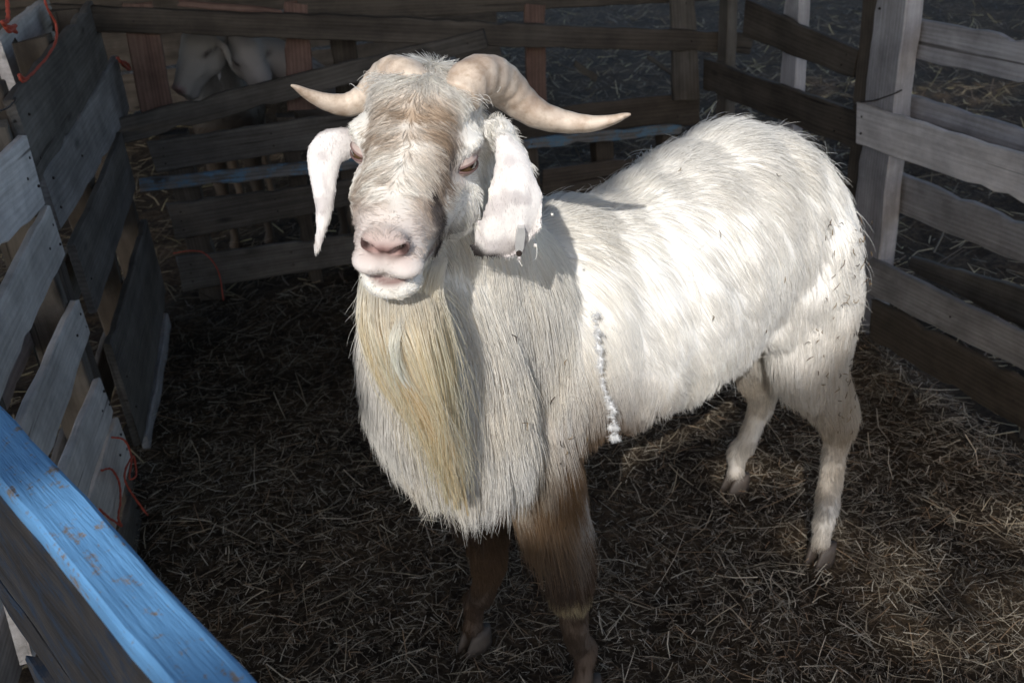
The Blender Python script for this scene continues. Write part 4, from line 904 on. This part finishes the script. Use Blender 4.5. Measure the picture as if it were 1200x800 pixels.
# chaff and dirt caught in the coat
Vc = []; Fc = []; cc = []
rs = random.Random(5)
for i in range(110):
    u_, v_ = (1008 - abs(rs.gauss(0, 28)), rs.uniform(260, 500)) if i < 78 else (rs.uniform(720, 990), rs.uniform(150, 440)) if i < 86 else (rs.uniform(560, 700), rs.uniform(330, 560)) if i < 90 else (rs.uniform(640, 720), rs.uniform(500, 620)) if i < 125 else (rs.uniform(880, 1000), rs.uniform(380, 500))
    q, qn = surf(u_, v_)
    if q is None: continue
    dd = nrm(np.array([rs.gauss(0, .5), rs.gauss(0, .4), rs.gauss(-.8, .6)])); dd = nrm(dd - qn * (dd @ qn) * .8); ln_ = rs.uniform(.005, .018); c_ = q + qn * rs.uniform(.014, .028)
    bend = np.cross(dd, qn) * rs.gauss(0, .2) * ln_
    Vq, Fq_ = tube([c_ - dd * ln_ / 2, c_ + bend, c_ + dd * ln_ / 2], [.0006, .0010, .0006], 4); Fc += [tuple(k + len(Vc) for k in f) for f in Fq_]; Vc += list(Vq)
    cl_ = rs.choice(((.05, .035, .025), (.12, .08, .05), (.22, .16, .09))); cc += [cl_] * len(Vq)
o = mesh_obj('chaff', Vc, Fc, M_STRAW, goat, False); set_tint(o.data, np.array(cc)); o['kind'] = 'stuff'

# ---------------------------------------------------------------- the two goats behind the back wall
def far_goat(E, m, s, bodyd, k, tint, label):
    m = nrm(m); s = np.array(s, float); s = nrm(s - m * (s @ m)); n_ = np.cross(m, s)
    if n_[2] < 0: n_ = -n_
    b_ = Blob(); Lf = head_blobs(b_, E, s, m, n_, k); bd = nrm(np.array([*bodyd, 0])); sd = np.array([-bd[1], bd[0], 0])
    nk = E - m * .07 * k; c0 = E + bd * .30; c0[2] = .54
    b_.chain([[*nk, .065 * k], [*(nk * .5 + c0 * .5 + [0, 0, .05]), .075], [*c0, .12]])
    b_.chain([[*c0, .13], [*(c0 + bd * .25), .15], [*(c0 + bd * .5), .14]])
    for f in (.0, .5):
        for g in (-1, 1):
            a = c0 + bd * f + sd * g * .07; b_.chain([[a[0], a[1], .46, .055], [a[0], a[1], .28, .03], [a[0] + .01, a[1], .06, .019], [a[0], a[1], .015, .024]])
    for g in (-1, 1):
        a = Lf(g * .062, -.05, .02); b_.chain([[*a, .014], [*(a + s * g * .05 * k - [0, 0, .03]), .016], [*(a + s * g * .065 * k - [0, 0, .10 * k]), .008]], asp=(1, .7, 1))
    me = b_.skin('goat_body', .008); Vq = get_co(me); Vq = smooth(me, Vq, 3)
    hq = (Vq - E) @ np.array([s, m, n_]).T / k
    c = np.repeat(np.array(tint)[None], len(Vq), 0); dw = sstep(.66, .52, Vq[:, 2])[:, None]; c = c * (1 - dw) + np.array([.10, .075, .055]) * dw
    for g in (-1, 1):
        w_ = np.exp(-(((hq - [g * .068, .012, .014]) / [.02, .017, .009]) ** 2).sum(1))[:, None]; c = c * (1 - w_) + np.array([.03, .02, .02]) * w_
        w_ = np.exp(-(((hq - [g * .022, .168, -.006]) / [.010, .02, .008]) ** 2).sum(1))[:, None]; c = c * (1 - w_) + np.array([.05, .03, .03]) * w_
    w_ = np.clip((hq[:, 1] - .14) / .02, 0, 1)[:, None] * (np.abs(hq[:, 2] + .005) < .02)[:, None] * .7; c = c * (1 - w_) + np.array([.22, .12, .11]) * w_
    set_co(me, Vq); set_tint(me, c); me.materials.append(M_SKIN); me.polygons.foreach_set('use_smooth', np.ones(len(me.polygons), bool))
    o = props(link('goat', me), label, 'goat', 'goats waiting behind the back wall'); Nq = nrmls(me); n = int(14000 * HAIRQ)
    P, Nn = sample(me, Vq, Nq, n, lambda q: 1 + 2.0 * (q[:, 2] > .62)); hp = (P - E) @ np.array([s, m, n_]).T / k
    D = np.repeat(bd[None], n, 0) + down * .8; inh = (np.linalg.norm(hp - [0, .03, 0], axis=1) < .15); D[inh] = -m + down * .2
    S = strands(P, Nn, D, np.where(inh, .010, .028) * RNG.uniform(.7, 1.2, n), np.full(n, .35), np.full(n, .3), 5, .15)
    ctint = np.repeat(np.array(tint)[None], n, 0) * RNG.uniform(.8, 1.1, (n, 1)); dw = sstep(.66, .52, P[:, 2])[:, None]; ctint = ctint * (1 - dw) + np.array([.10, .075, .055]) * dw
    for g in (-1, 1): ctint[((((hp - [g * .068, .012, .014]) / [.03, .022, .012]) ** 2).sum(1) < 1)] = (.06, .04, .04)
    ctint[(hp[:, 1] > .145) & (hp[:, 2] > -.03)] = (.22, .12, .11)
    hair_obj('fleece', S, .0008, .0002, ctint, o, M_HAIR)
    return o
EA = P_BACK.hit(234, 62, -.20); EB = P_BACK.hit(292, 68, -.22)
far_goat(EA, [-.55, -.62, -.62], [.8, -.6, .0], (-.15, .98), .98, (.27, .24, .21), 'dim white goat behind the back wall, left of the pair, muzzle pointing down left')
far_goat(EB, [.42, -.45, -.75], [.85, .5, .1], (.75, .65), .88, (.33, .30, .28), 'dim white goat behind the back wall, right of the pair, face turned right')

# ---------------------------------------------------------------- shade: an added unseen blocker over the pen, and an added shed behind it
def inside(x, y, poly):
    c = np.zeros(x.shape, bool); j = len(poly) - 1
    for i in range(len(poly)):
        (xi, yi), (xj, yj) = poly[i], poly[j]
        with np.errstate(divide='ignore', invalid='ignore'):
            c ^= ((yi > y) != (yj > y)) & (x < (xj - xi) * (y - yi) / (yj - yi + 1e-12) + xi)
        j = i
    return c
TZ = 4.2
kx = TO_SUN[0] * TZ / TO_SUN[2]; ky = TO_SUN[1] * TZ / TO_SUN[2]
xs = np.arange(-7.2, 8.2, .05); ys = np.arange(ky + .35, ky + 12.5, .05)
TX, TY = np.meshgrid(xs, ys, indexing='ij'); nx_, ny_ = TX.shape; Ii = np.arange(nx_ * ny_).reshape(nx_, ny_)
cxm = TX[:-1, :-1] + .025; cym = TY[:-1, :-1] + .025
def up(p): k = (TZ - p[2]) / TO_SUN[2]; return (p[0] + TO_SUN[0] * k, p[1] + TO_SUN[1] * k)
def blot(x, y, r): return [up((x + r * math.cos(a) * (1 + .3 * math.sin(3 * a)), y + .8 * r * math.sin(a), 0)) for a in np.linspace(0, 6.2, 14)]
main_hole = [[up(p) for p in ((-.23, .88, .95), (-.30, 1.16, .78), (-.30, 1.22, .60), (-.14, 1.20, .50), (.0, 1.22, .50), (.25, 1.40, .55), (.45, 1.50, .56), (.68, 1.62, .58), (.76, 1.80, .84), (.5, 1.75, 1.0), (.28, 1.57, 1.0), (.08, 1.45, 1.0), (.2, 1.17, 1.18), (.02, 1.14, 1.27), (-.14, 1.14, 1.27), (-.26, 1.13, 1.22))]]  # opening shaped along the goat so the sun lights only its upper body
holes = [blot(.90, 1.62, .32), blot(1.0, 1.25, .22), blot(.45, 1.12, .16), blot(.60, 1.95, .12), blot(*atz(330, 186, 0)[:2], .25), blot(*atz(665, 95, 0)[:2], .35), blot(*atz(1130, 105, 0)[:2], .30), blot(*atz(950, 100, 0)[:2], .25)]
rag = .02 * wave(np.stack([cxm, cym, cxm * 0], -1), 9, 1)
op = np.zeros(cxm.shape, bool)
for hpoly in main_hole: op |= inside(cxm + rag, cym - rag, hpoly)
dapple = np.random.default_rng(4).random(cxm.shape) < .34  # random openings, added for soft sun dapples on the litter
for hpoly in holes: op |= inside(cxm + rag, cym - rag, hpoly) & dapple
Yg = np.maximum(cym - ky, 0); op |= (cxm - kx < -(1.35 + .52 * Yg)) | (cxm - kx > 1.15 + .62 * Yg) | (Yg < .6)
Q = np.stack([Ii[:-1, :-1], Ii[1:, :-1], Ii[1:, 1:], Ii[:-1, 1:]], -1)[~op]
sag = TZ - .05 * np.cos(TX * .7) + .02 * np.sin(TY * 1.7)
mtp = simple('blocker_cloth', (.10, .11, .10), .7)
tp_e = empty('tarpaulin', (0, -3.5, 0), 'faded torn tarpaulin stretched on tall poles above the pen', 'tarpaulin')  # added out of view to keep direct sun off the pen
o = mesh_obj('blocker_sheet', np.stack([TX.ravel(), TY.ravel(), sag.ravel()], 1), Q, mtp, tp_e)
sm = o.modifiers.new('thick', 'SOLIDIFY'); sm.thickness = .004
# low shed added behind the back wall to darken its gaps
s_e = empty('added_shed', (-.4, 5, 0), 'dark low wooden shed behind the back wall where the two goats stand', 'shed')
for k in range(8):
    a0 = P_BACK.P - P_BACK.n * (.32 + k * .40) - P_BACK.d * 1.6; a1 = a0 + P_BACK.d * 3.6; up_ = np.array([0, 0, 1.62 - .015 * k])
    board('roof_board', [a0 + up_ + [0, 0, 0], a1 + up_, a1 + up_ + P_BACK.n * .39, a0 + up_ + P_BACK.n * .39], .02, M_DARK, s_e, n=(0, 0, 1), seed=70 + k)
for k in range(6):
    a0 = P_BACK.P - P_BACK.n * 3.2 - P_BACK.d * 1.6 + [0, 0, .02 + k * .26]; a1 = a0 + P_BACK.d * 3.6; board('wall_board', [a0 + [0, 0, .245], a1 + [0, 0, .245], a1, a0], .02, M_DARK, s_e, n=P_BACK.n, seed=80 + k)
for (x, y) in ((kx - 1.6, ky + .62), (kx + 1.5, ky + .62), (-7.1, ky + 12.4), (8.1, ky + 12.4)):  # supports of the added overhead blocker, all out of view
    Vp, Fp = tube([(x, y, -.1), (x, y, 2), (x + .02, y, TZ + .02)], [.05, .047, .042], 10); mesh_obj('blocker_pole', Vp, Fp, M_MID, tp_e)
